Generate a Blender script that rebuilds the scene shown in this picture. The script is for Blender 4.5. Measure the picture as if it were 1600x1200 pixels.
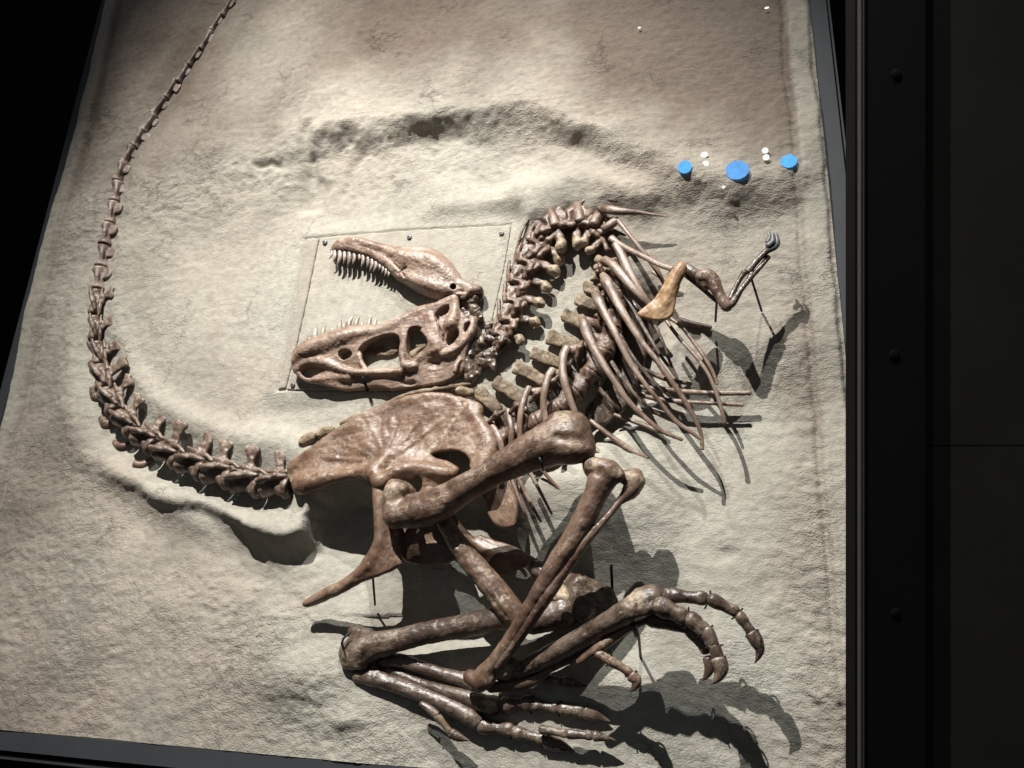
import bpy, math, random
import numpy as np
from mathutils import Matrix, Vector

random.seed(7)
rng = np.random.default_rng(11)
for o in list(bpy.data.objects):
    bpy.data.objects.remove(o)
scene = bpy.context.scene
COL = scene.collection

# ------------------------------------------------------------------ frame of the leaning slab
F = 1200.0                                    # focal length in photo pixels (1600 wide)
CAM = np.array([0.0, 0.0, 1.6])
O = np.array([0.0, 3.0, 1.6])                 # centre of the slab
U = np.array([147.0, 1200.0, 3630.0]); U /= np.linalg.norm(U)
R = np.array([4193.0, -1200.0, 227.0]); R -= U * R.dot(U); R /= np.linalg.norm(R)
N = np.cross(R, U)
SLAB = Matrix(((R[0], U[0], N[0], O[0]), (R[1], U[1], N[1], O[1]), (R[2], U[2], N[2], O[2]), (0, 0, 0, 1)))


def slab_world(u, v, h):
    return O + R * u + U * v + N * h


# ------------------------------------------------------------------ camera
cam_data = bpy.data.cameras.new('camera')
cam_data.sensor_width = 36.0
cam_data.lens = F / 1600.0 * 36.0
cam_data.clip_start = 0.05
cam_data.clip_end = 60.0
cam = bpy.data.objects.new('camera', cam_data)
cam.location = CAM
cam.rotation_euler = (math.radians(90), 0, 0)
COL.objects.link(cam)
scene.camera = cam

# ------------------------------------------------------------------ world and lamps
world = bpy.data.worlds.new('World')
scene.world = world
world.use_nodes = True
bg = world.node_tree.nodes['Background']
bg.inputs[0].default_value = (0.85, 0.92, 1.0, 1)
bg.inputs[1].default_value = 0.085


def spot(name, pos, aim, energy, color, angle, blend, size):
    d = bpy.data.lights.new(name, 'SPOT')
    d.energy = energy
    d.color = color
    d.spot_size = math.radians(angle)
    d.spot_blend = blend
    d.shadow_soft_size = size
    o = bpy.data.objects.new(name, d)
    p = Vector(slab_world(*pos)); a = Vector(slab_world(*aim))
    o.location = p
    o.rotation_euler = (a - p).to_track_quat('-Z', 'Y').to_euler()
    COL.objects.link(o)
    return o


spot('key_spot', (-1.2, 5.0, 4.5), (-0.45, -0.80, 0), 4000, (1.0, 0.98, 0.93), 51, 1.0, 0.035)
spot('second_spot', (0.9, 5.5, 3.7), (0.15, -0.9, 0), 1250, (0.97, 1.0, 0.97), 42, 1.0, 0.03)
spot('warm_spot', (-2.1, 4.8, 3.4), (-1.45, 1.45, 0), 430, (1.0, 0.92, 0.84), 30, 1.0, 0.08)

vs = scene.view_settings
vs.view_transform = 'Standard'
vs.look = 'None'
vs.exposure = 0.05
vs.gamma = 1.0
scene.render.resolution_x = 1024
scene.render.resolution_y = 768
scene.render.engine = 'CYCLES'
try:
    scene.cycles.use_denoising = True
    scene.cycles.max_bounces = 3
    scene.cycles.diffuse_bounces = 2
    scene.cycles.glossy_bounces = 1
except Exception:
    pass


# ------------------------------------------------------------------ coordinates
def loc(x, y, h=0.0):
    """point of the slab frame (u, v, h) seen at photo position x, y when it stands h metres off the slab"""
    x = np.asarray(x, float); y = np.asarray(y, float)
    d = np.stack([(x - 800) / F, np.ones_like(x), -(y - 600) / F], -1)
    t = (np.asarray(h, float) + N.dot(O - CAM)) / (d @ N)
    P = CAM + d * t[..., None] - O
    return np.stack([P @ R, P @ U, np.broadcast_to(h, x.shape)], -1)


def mpp(x, y):
    """metres per photo pixel on the slab there"""
    d = np.array([(x - 800) / F, 1.0, -(y - 600) / F])
    return N.dot(O - CAM) / d.dot(N) / F


def to_px(u, v, h):
    P = O + u[..., None] * R + v[..., None] * U + np.asarray(h)[..., None] * N - CAM
    return 800 + F * P[..., 0] / P[..., 1], 600 - F * P[..., 2] / P[..., 1]


def L4(pts):
    out = []
    for x, y, h, r in pts:
        p = loc(x, y, h)
        out.append((p[0], p[1], p[2], r * mpp(x, y)))
    return np.array(out)


def catmull(P, n=6, closed=False):
    P = np.asarray(P, float)
    m = len(P)
    out = []
    rngi = range(m if closed else m - 1)
    for i in rngi:
        if closed:
            p0, p1, p2, p3 = P[(i - 1) % m], P[i], P[(i + 1) % m], P[(i + 2) % m]
        else:
            p0, p1, p2, p3 = P[max(i - 1, 0)], P[i], P[i + 1], P[min(i + 2, m - 1)]
        for k in range(n):
            t = k / n
            out.append(0.5 * ((2 * p1) + (-p0 + p2) * t + (2 * p0 - 5 * p1 + 4 * p2 - p3) * t * t + (-p0 + 3 * p1 - 3 * p2 + p3) * t ** 3))
    if not closed:
        out.append(P[-1])
    return np.array(out)


def sstep(a, b, x):
    t = np.clip((x - a) / (b - a), 0, 1)
    return t * t * (3 - 2 * t)


# ------------------------------------------------------------------ noise
_perm = rng.random(4096 * 4)


def _hash(*ii):
    h = np.zeros_like(ii[0], dtype=np.int64)
    for i, k in zip(ii, (374761393, 668265263, 2147483647 // 7)):
        h = h + i.astype(np.int64) * k
    h = (h ^ (h >> 13)) * 1274126177
    h = h ^ (h >> 16)
    return _perm[h & 16383]


def vnoise2(x, y):
    xi, yi = np.floor(x), np.floor(y)
    fx, fy = x - xi, y - yi
    fx = fx * fx * fx * (fx * (fx * 6 - 15) + 10); fy = fy * fy * fy * (fy * (fy * 6 - 15) + 10)
    a, b, c, d = _hash(xi, yi), _hash(xi + 1, yi), _hash(xi, yi + 1), _hash(xi + 1, yi + 1)
    return (a * (1 - fx) + b * fx) * (1 - fy) + (c * (1 - fx) + d * fx) * fy - 0.5


def fbm2(x, y, octs=4, gain=0.5):
    s = np.zeros(np.broadcast(x, y).shape); a = 1.0
    for k in range(octs):
        ca, sa = math.cos(k * 1.1), math.sin(k * 1.1)
        s = s + a * vnoise2((x * ca - y * sa) * 2 ** k + 17.3 * k, (x * sa + y * ca) * 2 ** k + 5.1 * k)
        a *= gain
    return s


def vnoise3(x, y, z):
    xi, yi, zi = np.floor(x), np.floor(y), np.floor(z)
    fx, fy, fz = x - xi, y - yi, z - zi
    fx, fy, fz = (f * f * (3 - 2 * f) for f in (fx, fy, fz))
    r = 0
    for dx in (0, 1):
        for dy in (0, 1):
            for dz in (0, 1):
                w = (fx if dx else 1 - fx) * (fy if dy else 1 - fy) * (fz if dz else 1 - fz)
                r = r + w * _hash(xi + dx, yi + dy, zi + dz)
    return r - 0.5


# ------------------------------------------------------------------ materials
def new_mat(name):
    m = bpy.data.materials.new(name)
    m.use_nodes = True
    nt = m.node_tree
    return m, nt, nt.nodes['Principled BSDF'], nt.nodes, nt.links


def ramp(nodes, stops):
    r = nodes.new('ShaderNodeValToRGB')
    el = r.color_ramp.elements
    while len(el) < len(stops):
        el.new(0.5)
    for e, (p, c) in zip(el, stops):
        e.position = p
        e.color = (c[0], c[1], c[2], 1) if not np.isscalar(c) else (c, c, c, 1)
    return r


def mixrgb(nodes, links, fac, a, b, mode='MIX'):
    n = nodes.new('ShaderNodeMix')
    n.data_type = 'RGBA'
    n.blend_type = mode
    for sock, val in ((0, fac), (6, a), (7, b)):
        if hasattr(val, 'is_linked') or hasattr(val, 'links'):
            links.new(val, n.inputs[sock])
        elif np.isscalar(val):
            n.inputs[sock].default_value = val
        else:
            n.inputs[sock].default_value = (*val, 1)
    return n.outputs[2]


def mathn(nodes, links, op, a, b=None):
    n = nodes.new('ShaderNodeMath')
    n.operation = op
    for i, v in enumerate((a, b)):
        if v is None:
            continue
        if np.isscalar(v):
            n.inputs[i].default_value = v
        else:
            links.new(v, n.inputs[i])
    return n.outputs[0]


def noise_node(nodes, links, vec, scale, detail=5, rough=0.6, dist=0.0):
    n = nodes.new('ShaderNodeTexNoise')
    n.inputs['Scale'].default_value = scale
    n.inputs['Detail'].default_value = detail
    n.inputs['Roughness'].default_value = rough
    n.inputs['Distortion'].default_value = dist
    links.new(vec, n.inputs['Vector'])
    return n


def bone_mat(name, dark, mid, light, cream=(0.40, 0.31, 0.205), rough=0.37, cracks=0.55, spec=0.55):
    m, nt, bs, nodes, links = new_mat(name)
    geo = nodes.new('ShaderNodeNewGeometry')
    pos = geo.outputs['Position']
    # grain: stretch the pattern along the bone's own length
    ax = nodes.new('ShaderNodeAttribute'); ax.attribute_type = 'OBJECT'; ax.attribute_name = 'axis'
    dt = nodes.new('ShaderNodeVectorMath'); dt.operation = 'DOT_PRODUCT'
    links.new(pos, dt.inputs[0]); links.new(ax.outputs['Vector'], dt.inputs[1])
    sc = nodes.new('ShaderNodeVectorMath'); sc.operation = 'SCALE'
    links.new(ax.outputs['Vector'], sc.inputs[0]); links.new(mathn(nodes, links, 'MULTIPLY', dt.outputs['Value'], 0.84), sc.inputs['Scale'])
    sb = nodes.new('ShaderNodeVectorMath'); sb.operation = 'SUBTRACT'
    links.new(pos, sb.inputs[0]); links.new(sc.outputs[0], sb.inputs[1])
    grain = sb.outputs[0]
    n1 = noise_node(nodes, links, pos, 11, 4, 0.66, 0.5)
    col = ramp(nodes, [(0.30, dark), (0.47, mid), (0.60, light), (0.76, (light[0] * 0.95, light[1] * 1.04, light[2] * 1.14))])
    links.new(n1.outputs['Fac'], col.inputs['Fac'])
    n2 = noise_node(nodes, links, grain, 95, 4, 0.72)
    r2 = ramp(nodes, [(0.30, 0.55), (0.50, 0.95), (0.72, 1.35)])
    links.new(n2.outputs['Fac'], r2.inputs['Fac'])
    c = mixrgb(nodes, links, 0.55, col.outputs['Color'], r2.outputs['Color'], 'MULTIPLY')
    # worn, pale ends, broken up
    at = nodes.new('ShaderNodeAttribute'); at.attribute_name = 'cream'
    n3 = noise_node(nodes, links, pos, 34, 4, 0.75, 0.8)
    w = mathn(nodes, links, 'ADD', at.outputs['Fac'], mathn(nodes, links, 'MULTIPLY', mathn(nodes, links, 'SUBTRACT', n3.outputs['Fac'], 0.5), 1.7))
    wr = ramp(nodes, [(0.34, 0.0), (0.80, 0.92)])
    links.new(w, wr.inputs['Fac'])
    creamc = ramp(nodes, [(0.32, (cream[0] * 0.38, cream[1] * 0.33, cream[2] * 0.28)), (0.50, cream), (0.70, (cream[0] * 1.35, cream[1] * 1.4, cream[2] * 1.55))])
    links.new(n2.outputs['Fac'], creamc.inputs['Fac'])
    c = mixrgb(nodes, links, wr.outputs['Color'], c, creamc.outputs['Color'])
    # mended cracks: pale filler in places, dark open lines elsewhere
    vo = nodes.new('ShaderNodeTexVoronoi'); vo.feature = 'DISTANCE_TO_EDGE'
    vo.inputs['Scale'].default_value = 24
    add = nodes.new('ShaderNodeVectorMath'); add.operation = 'MULTIPLY_ADD'
    links.new(n3.outputs['Color'], add.inputs[0]); add.inputs[1].default_value = (0.06, 0.06, 0.06); links.new(grain, add.inputs[2])
    links.new(add.outputs[0], vo.inputs['Vector'])
    cr = ramp(nodes, [(0.006, 1.0), (0.040, 0.0)])
    links.new(vo.outputs['Distance'], cr.inputs['Fac'])
    n4 = noise_node(nodes, links, pos, 5, 2, 0.5)
    n4r = ramp(nodes, [(0.47, 0.0), (0.57, 1.0)])
    links.new(n4.outputs['Fac'], n4r.inputs['Fac'])
    n4d = ramp(nodes, [(0.41, 1.0), (0.49, 0.0)])
    links.new(n4.outputs['Fac'], n4d.inputs['Fac'])
    cf = mathn(nodes, links, 'MULTIPLY', mathn(nodes, links, 'MULTIPLY', cr.outputs['Color'], n4r.outputs['Color']), cracks)
    cd = mathn(nodes, links, 'MULTIPLY', mathn(nodes, links, 'MULTIPLY', cr.outputs['Color'], n4d.outputs['Color']), min(1.0, cracks * 1.2))
    c = mixrgb(nodes, links, cf, c, (cream[0] * 1.2, cream[1] * 1.25, cream[2] * 1.35))
    c = mixrgb(nodes, links, cd, c, (0.03, 0.02, 0.015))
    links.new(c, bs.inputs['Base Color'])
    rr = mixrgb(nodes, links, wr.outputs['Color'], (rough, rough, rough), (0.72, 0.72, 0.72))
    rr2 = mathn(nodes, links, 'ADD', rr, mathn(nodes, links, 'MULTIPLY', mathn(nodes, links, 'SUBTRACT', n2.outputs['Fac'], 0.5), 0.22))
    links.new(rr2, bs.inputs['Roughness'])
    bs.inputs['Specular IOR Level'].default_value = spec
    bs.inputs['Coat Weight'].default_value = 0.10 if rough < 0.5 else 0.0
    bs.inputs['Coat Roughness'].default_value = 0.30
    hsum = mathn(nodes, links, 'ADD', mathn(nodes, links, 'MULTIPLY', n2.outputs['Fac'], 0.9), mathn(nodes, links, 'MULTIPLY', n3.outputs['Fac'], 0.6))
    hsum = mathn(nodes, links, 'SUBTRACT', hsum, mathn(nodes, links, 'MULTIPLY', mathn(nodes, links, 'ADD', cd, mathn(nodes, links, 'MULTIPLY', cf, 0.4)), 0.9))
    bump = nodes.new('ShaderNodeBump')
    bump.inputs['Strength'].default_value = 0.42
    bump.inputs['Distance'].default_value = 0.007
    links.new(hsum, bump.inputs['Height'])
    links.new(bump.outputs['Normal'], bs.inputs['Normal'])
    return m


def rock_mat(name):
    m, nt, bs, nodes, links = new_mat(name)
    geo = nodes.new('ShaderNodeNewGeometry')
    pos = geo.outputs['Position']
    n1 = noise_node(nodes, links, pos, 2.6, 6, 0.6, 0.3)
    col = ramp(nodes, [(0.30, (0.275, 0.25, 0.212)), (0.50, (0.33, 0.292, 0.244)), (0.70, (0.37, 0.313, 0.262))])
    links.new(n1.outputs['Fac'], col.inputs['Fac'])
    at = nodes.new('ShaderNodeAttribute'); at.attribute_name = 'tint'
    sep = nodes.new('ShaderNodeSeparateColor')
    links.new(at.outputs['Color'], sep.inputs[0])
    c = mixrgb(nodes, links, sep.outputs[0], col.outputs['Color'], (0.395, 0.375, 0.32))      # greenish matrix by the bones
    c = mixrgb(nodes, links, sep.outputs[1], c, (0.170, 0.134, 0.108))                          # red-brown wash, darkened to carry the dimmer light at the top
    n2 = noise_node(nodes, links, pos, 30, 4, 0.7, 0.0)
    r2 = ramp(nodes, [(0.28, 0.74), (0.72, 1.18)])
    links.new(n2.outputs['Fac'], r2.inputs['Fac'])
    c = mixrgb(nodes, links, 0.7, c, r2.outputs['Color'], 'MULTIPLY')
    links.new(c, bs.inputs['Base Color'])
    bs.inputs['Roughness'].default_value = 0.92
    bs.inputs['Specular IOR Level'].default_value = 0.15
    # relief: trowelled wrinkles, chips and grains at several sizes
    mp = nodes.new('ShaderNodeMapping'); mp.inputs['Scale'].default_value = (1.0, 1.0, 1.7); mp.inputs['Rotation'].default_value = (0.0, 0.45, 0.0)
    links.new(pos, mp.inputs['Vector'])
    n3 = noise_node(nodes, links, mp.outputs[0], 9, 5, 0.72, 0.0)
    n5 = noise_node(nodes, links, mp.outputs[0], 34, 3, 0.6, 0.0)
    n4 = noise_node(nodes, links, pos, 170, 2, 0.7)
    n6 = noise_node(nodes, links, pos, 3.2, 2, 0.5)
    zone = ramp(nodes, [(0.38, 0.15), (0.64, 1.0)])
    links.new(n6.outputs['Fac'], zone.inputs['Fac'])
    crest = mathn(nodes, links, 'MINIMUM', mathn(nodes, links, 'ABSOLUTE', mathn(nodes, links, 'SUBTRACT', n5.outputs['Fac'], 0.5)), 0.07)
    crest = mathn(nodes, links, 'MULTIPLY', mathn(nodes, links, 'MULTIPLY', crest, 2.6), zone.outputs['Color'])
    vo = nodes.new('ShaderNodeTexVoronoi'); vo.inputs['Scale'].default_value = 31
    links.new(pos, vo.inputs['Vector'])
    pit = ramp(nodes, [(0.03, 0.0), (0.10, 1.0)])
    links.new(vo.outputs['Distance'], pit.inputs['Fac'])
    hs = mathn(nodes, links, 'ADD', mathn(nodes, links, 'MULTIPLY', n3.outputs['Fac'], 1.15), crest)
    hs = mathn(nodes, links, 'ADD', hs, mathn(nodes, links, 'MULTIPLY', n4.outputs['Fac'], 0.30))
    hs = mathn(nodes, links, 'ADD', hs, mathn(nodes, links, 'MULTIPLY', pit.outputs['Color'], 0.12))
    # a few long drying cracks
    vc = nodes.new('ShaderNodeTexVoronoi'); vc.feature = 'DISTANCE_TO_EDGE'; vc.inputs['Scale'].default_value = 4.2
    va = nodes.new('ShaderNodeVectorMath'); va.operation = 'MULTIPLY_ADD'
    links.new(n3.outputs['Color'], va.inputs[0]); va.inputs[1].default_value = (0.22, 0.22, 0.22); links.new(pos, va.inputs[2])
    links.new(va.outputs[0], vc.inputs['Vector'])
    vr = ramp(nodes, [(0.004, 1.0), (0.022, 0.0)])
    links.new(vc.outputs['Distance'], vr.inputs['Fac'])
    zc = ramp(nodes, [(0.56, 0.0), (0.64, 1.0)])
    links.new(n6.outputs['Fac'], zc.inputs['Fac'])
    ck = mathn(nodes, links, 'MULTIPLY', vr.outputs['Color'], zc.outputs['Color'])
    hs = mathn(nodes, links, 'SUBTRACT', hs, mathn(nodes, links, 'MULTIPLY', ck, 0.5))
    rough_amt = mathn(nodes, links, 'ADD', mathn(nodes, links, 'MULTIPLY', sep.outputs[2], 1.0), 0.30)
    hs = mathn(nodes, links, 'MULTIPLY', hs, rough_amt)
    bump = nodes.new('ShaderNodeBump')
    bump.inputs['Strength'].default_value = 0.9
    bump.inputs['Distance'].default_value = 0.012
    links.new(hs, bump.inputs['Height'])
    links.new(bump.outputs['Normal'], bs.inputs['Normal'])
    return m


def plain_mat(name, color, rough=0.5, metallic=0.0, var=0.25, scale=30, spec=0.5):
    m, nt, bs, nodes, links = new_mat(name)
    geo = nodes.new('ShaderNodeNewGeometry')
    n = noise_node(nodes, links, geo.outputs['Position'], scale, 5, 0.6)
    r = ramp(nodes, [(0.3, 1 - var), (0.7, 1 + var)])
    links.new(n.outputs['Fac'], r.inputs['Fac'])
    c = mixrgb(nodes, links, 1.0, color, r.outputs['Color'], 'MULTIPLY')
    links.new(c, bs.inputs['Base Color'])
    bs.inputs['Roughness'].default_value = rough
    bs.inputs['Metallic'].default_value = metallic
    bs.inputs['Specular IOR Level'].default_value = spec
    return m


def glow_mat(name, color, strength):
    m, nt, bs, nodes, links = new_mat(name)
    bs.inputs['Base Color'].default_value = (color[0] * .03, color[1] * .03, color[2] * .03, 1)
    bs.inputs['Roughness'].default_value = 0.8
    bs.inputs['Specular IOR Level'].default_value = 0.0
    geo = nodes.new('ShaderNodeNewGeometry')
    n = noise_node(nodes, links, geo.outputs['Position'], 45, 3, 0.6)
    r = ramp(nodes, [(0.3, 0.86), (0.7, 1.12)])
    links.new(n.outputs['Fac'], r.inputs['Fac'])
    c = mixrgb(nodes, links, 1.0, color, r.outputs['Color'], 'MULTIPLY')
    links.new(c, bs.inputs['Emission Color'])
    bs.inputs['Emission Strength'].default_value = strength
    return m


M = {
    'rock': rock_mat('sculpted_rock'),
    'brown': bone_mat('brown_bone', (0.054, 0.029, 0.020), (0.114, 0.065, 0.043), (0.170, 0.107, 0.075)),
    'hip': bone_mat('hip_bone', (0.088, 0.048, 0.028), (0.158, 0.090, 0.056), (0.217, 0.138, 0.092), rough=0.36, cracks=0.4),
    'skull': bone_mat('skull_bone', (0.130, 0.076, 0.052), (0.223, 0.144, 0.104), (0.302, 0.212, 0.158), rough=0.42, cracks=0.35),
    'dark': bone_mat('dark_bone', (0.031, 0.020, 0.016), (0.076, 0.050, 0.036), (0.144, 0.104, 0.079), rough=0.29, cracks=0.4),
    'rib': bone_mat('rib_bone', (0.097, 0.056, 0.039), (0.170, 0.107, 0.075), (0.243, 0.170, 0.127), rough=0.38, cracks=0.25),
    'orange': bone_mat('orange_bone', (0.231, 0.124, 0.057), (0.316, 0.179, 0.089), (0.384, 0.239, 0.130), rough=0.42, cracks=0.15),
    'spine': bone_mat('ochre_bone', (0.068, 0.043, 0.022), (0.136, 0.088, 0.048), (0.218, 0.156, 0.094), rough=0.62, cracks=0.5),
    'tail': bone_mat('tail_bone', (0.061, 0.038, 0.027), (0.129, 0.083, 0.060), (0.208, 0.150, 0.116), rough=0.36, cracks=0.4),
    'paletail': bone_mat('pale_tail_bone', (0.12, 0.082, 0.065), (0.225, 0.165, 0.138), (0.34, 0.275, 0.235), rough=0.45, cracks=0.3),
    'tooth': bone_mat('tooth_enamel', (0.13, 0.10, 0.08), (0.25, 0.20, 0.165), (0.38, 0.31, 0.26), rough=0.28, cracks=0.1),
    'paletooth': bone_mat('pale_tooth', (0.17, 0.135, 0.10), (0.26, 0.215, 0.165), (0.36, 0.31, 0.25), rough=0.35, cracks=0.1),
    'grey': bone_mat('grey_cast', (0.06, 0.058, 0.056), (0.095, 0.092, 0.088), (0.13, 0.125, 0.12), cream=(0.16, 0.155, 0.15), rough=0.45, cracks=0.0),
    'steel': plain_mat('black_steel', (0.02, 0.02, 0.021), 0.45, 0.6),
    'edging': plain_mat('slate_grey_edging', (0.026, 0.028, 0.033), 0.7, 0.0, 0.12, 12),
    'bolt': plain_mat('grey_bolt', (0.16, 0.155, 0.15), 0.5, 0.5, 0.3, 90),
    'black': plain_mat('matt_black_paint', (0.0045, 0.0044, 0.0042), 0.85, 0.0, 0.12, 6, 0.1),
    'trim': plain_mat('brushed_trim', (0.055, 0.05, 0.043), 0.5, 0.0, 0.1, 40),
    'wall': plain_mat('dark_wall_paint', (0.021, 0.0198, 0.0172), 0.9, 0.0, 0.12, 5, 0.1),
    'void': plain_mat('dark_gallery', (0.006, 0.006, 0.007), 0.95, 0.0, 0.2, 3, 0.1),
    'blue': glow_mat('blue_reflection', (0.15, 0.41, 0.86), 1.0),  # emission in place of reflections in the case glass, these three
    'cyan': glow_mat('cyan_reflection', (0.12, 0.47, 0.95), 1.05),
    'white': glow_mat('white_reflection', (1.0, 0.97, 0.88), 1.1),
}


BONES = {'brown', 'hip', 'skull', 'dark', 'rib', 'orange', 'spine', 'tail', 'tooth', 'paletooth', 'paletail'}


# ------------------------------------------------------------------ mesh and object helpers
def mesh_from(name, V, faces, mat, smooth=True, cream=None, tint=None):
    me = bpy.data.meshes.new(name)
    V = np.asarray(V, np.float32)
    if isinstance(faces, np.ndarray):
        nf, k = faces.shape
        me.vertices.add(len(V)); me.vertices.foreach_set('co', V.ravel())
        me.loops.add(nf * k); me.loops.foreach_set('vertex_index', faces.astype(np.int32).ravel())
        me.polygons.add(nf); me.polygons.foreach_set('loop_start', np.arange(0, nf * k, k, dtype=np.int32))
        me.update(calc_edges=True)
    else:
        me.from_pydata([tuple(v) for v in V.tolist()], [], faces)
        me.update()
    if smooth:
        me.polygons.foreach_set('use_smooth', np.ones(len(me.polygons), dtype=bool))
    if cream is not None:
        a = me.attributes.new('cream', 'FLOAT', 'POINT')
        a.data.foreach_set('value', np.asarray(cream, np.float32))
    if tint is not None:
        a = me.attributes.new('tint', 'FLOAT_COLOR', 'POINT')
        a.data.foreach_set('color', np.asarray(tint, np.float32).ravel())
    me.materials.append(M[mat] if isinstance(mat, str) else mat)
    me.validate()
    return me


def tag(o, label=None, cat=None, group=None, kind=None):
    if label: o['label'] = label
    if cat: o['category'] = cat
    if group: o['group'] = group
    if kind: o['kind'] = kind
    return o


def link(name, data, parent=None):
    o = bpy.data.objects.new(name, data)
    COL.objects.link(o)
    if parent is not None:
        o.parent = parent
    return o


def put(name, V, faces, mat, parent=None, smooth=True, cream=None, tint=None):
    """one mesh object from points of the slab frame; under a parent that stands in the slab frame, or on its own"""
    V = np.asarray(V, float)
    c = V.mean(0)
    me = mesh_from(name, V - c, faces, mat, smooth, cream, tint)
    o = link(name, me, parent)
    if mat in BONES and len(V) > 8:
        w = np.linalg.svd((V - c)[::max(1, len(V) // 400)], full_matrices=False)[2][0]
        o['axis'] = tuple(float(q) for q in SLAB.to_3x3() @ Vector(w))
    if parent is None:
        o.matrix_world = SLAB @ Matrix.Translation(c)
    else:
        base = Vector(parent.get('origin', (0, 0, 0)))
        o.location = Vector(c) - base
        o['origin'] = tuple(float(x) for x in c)
    return o


def empty_at(name, p, parent=None):
    o = link(name, None, parent)
    o.empty_display_size = 0.05
    if parent is None:
        o.matrix_world = SLAB @ Matrix.Translation(Vector(p))
    else:
        o.location = Vector(p) - Vector(parent.get('origin', (0, 0, 0)))
    o['origin'] = tuple(float(x) for x in p)
    return o


# ------------------------------------------------------------------ distance-field bones
def smin(a, b, k):
    if k <= 0:
        return np.minimum(a, b)
    h = np.maximum(k - np.abs(a - b), 0) / k
    return np.minimum(a, b) - h * h * k * 0.25


class Chain:
    """rounded limb through points (u, v, h, r); flat squeezes it along h"""
    def __init__(s, P, flat=1.0):
        s.P = np.asarray(P, float); s.flat = flat

    def bounds(s):
        r = s.P[:, 3:4]
        return (s.P[:, :3] - r).min(0), (s.P[:, :3] + r).max(0)

    def __call__(s, X, Y, Z):
        q = 1.0 / s.flat
        X, Y, Z = (np.asarray(a, np.float32) for a in (X, Y, Z))
        mg = max(0.045, 14 * float(X[1, 0, 0] - X[0, 0, 0]))
        out = np.full((X.shape[0], Y.shape[1], Z.shape[2]), np.float32(mg))
        for a, b in zip(s.P[:-1], s.P[1:]):
            sl = []
            for i, A in enumerate((X.ravel(), Y.ravel(), Z.ravel())):
                r = max(a[3], b[3]) + mg
                sl.append(slice(*np.searchsorted(A, (min(a[i], b[i]) - r, max(a[i], b[i]) + r))))
            if any(k.start >= k.stop for k in sl):
                continue
            ax, ay, az, ar = (np.float32(k) for k in a); bx, by, bz, br = (np.float32(k) for k in b)
            dx, dy, dz = bx - ax, by - ay, (bz - az) * np.float32(q)
            L = dx * dx + dy * dy + dz * dz + np.float32(1e-12)
            px, py, pz = X[sl[0]] - ax, Y[:, sl[1]] - ay, (Z[:, :, sl[2]] - az) * np.float32(q)
            t = np.clip((px * dx + py * dy + pz * dz) / L, 0, 1)
            d = np.sqrt((px - t * dx) ** 2 + (py - t * dy) ** 2 + (pz - t * dz) ** 2) - (ar + (br - ar) * t)
            o = out[sl[0], sl[1], sl[2]]
            np.minimum(o, d, out=o)
        return out


def poly_sdf(poly, X, Y):
    d = np.full(np.broadcast(X, Y).shape, 1e9)
    ins = np.zeros(d.shape, bool)
    n = len(poly)
    for i in range(n):
        ax, ay = poly[i][:2]; bx, by = poly[(i + 1) % n][:2]
        ex, ey = bx - ax, by - ay
        px, py = X - ax, Y - ay
        t = np.clip((px * ex + py * ey) / (ex * ex + ey * ey + 1e-14), 0, 1)
        d = np.minimum(d, (px - t * ex) ** 2 + (py - t * ey) ** 2)
        c = ((ay > Y) != (by > Y)) & (X < (bx - ax) * (Y - ay) / (by - ay + 1e-14) + ax)
        ins ^= c
    d = np.sqrt(d)
    return np.where(ins, -d, d)


class Plate:
    """a plate with a traced outline, its own middle height hc(u, v), half thickness th, rounded rim, swelling inward"""
    def __init__(s, poly, hc, th, rim=0.008, dome=0.0, width=0.04):
        s.poly = np.asarray(poly, float); s.hc = hc; s.th = th; s.rim = rim; s.dome = dome; s.width = width

    def bounds(s):
        p = s.poly[:, :2]
        hs = s.hcv(p[:, 0], p[:, 1]); m = s.th + abs(s.dome) + 0.012
        return np.array([*p.min(0), hs.min() - m]), np.array([*p.max(0), hs.max() + m])

    def hcv(s, u, v):
        return s.hc(u, v) if callable(s.hc) else np.full(np.shape(u), float(s.hc))

    def __call__(s, X, Y, Z):
        x2, y2 = X[:, :, :1], Y[:, :, :1]
        x2, y2 = np.broadcast_arrays(x2, y2)
        d2 = poly_sdf(s.poly, x2, y2)
        hc = s.hcv(x2, y2)
        th = s.th + s.dome * (1 - np.exp(-np.maximum(-d2, 0) / s.width))
        q1 = d2 + s.rim
        q2 = np.abs(Z - hc) - th + s.rim
        q1 = q1.astype(np.float32); q2 = q2.astype(np.float32)
        return np.minimum(np.maximum(q1, q2), 0) + np.sqrt(np.maximum(q1, 0) ** 2 + np.maximum(q2, 0) ** 2) - np.float32(s.rim)


class Blob:
    def __init__(s, c, rad):
        s.c = np.asarray(c, float); s.r = np.asarray(rad, float)

    def bounds(s):
        return s.c - s.r, s.c + s.r

    def __call__(s, X, Y, Z):
        k = np.sqrt(((X - s.c[0]) / s.r[0]) ** 2 + ((Y - s.c[1]) / s.r[1]) ** 2 + ((Z - s.c[2]) / s.r[2]) ** 2)
        return (k - 1) * s.r.min()


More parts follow.
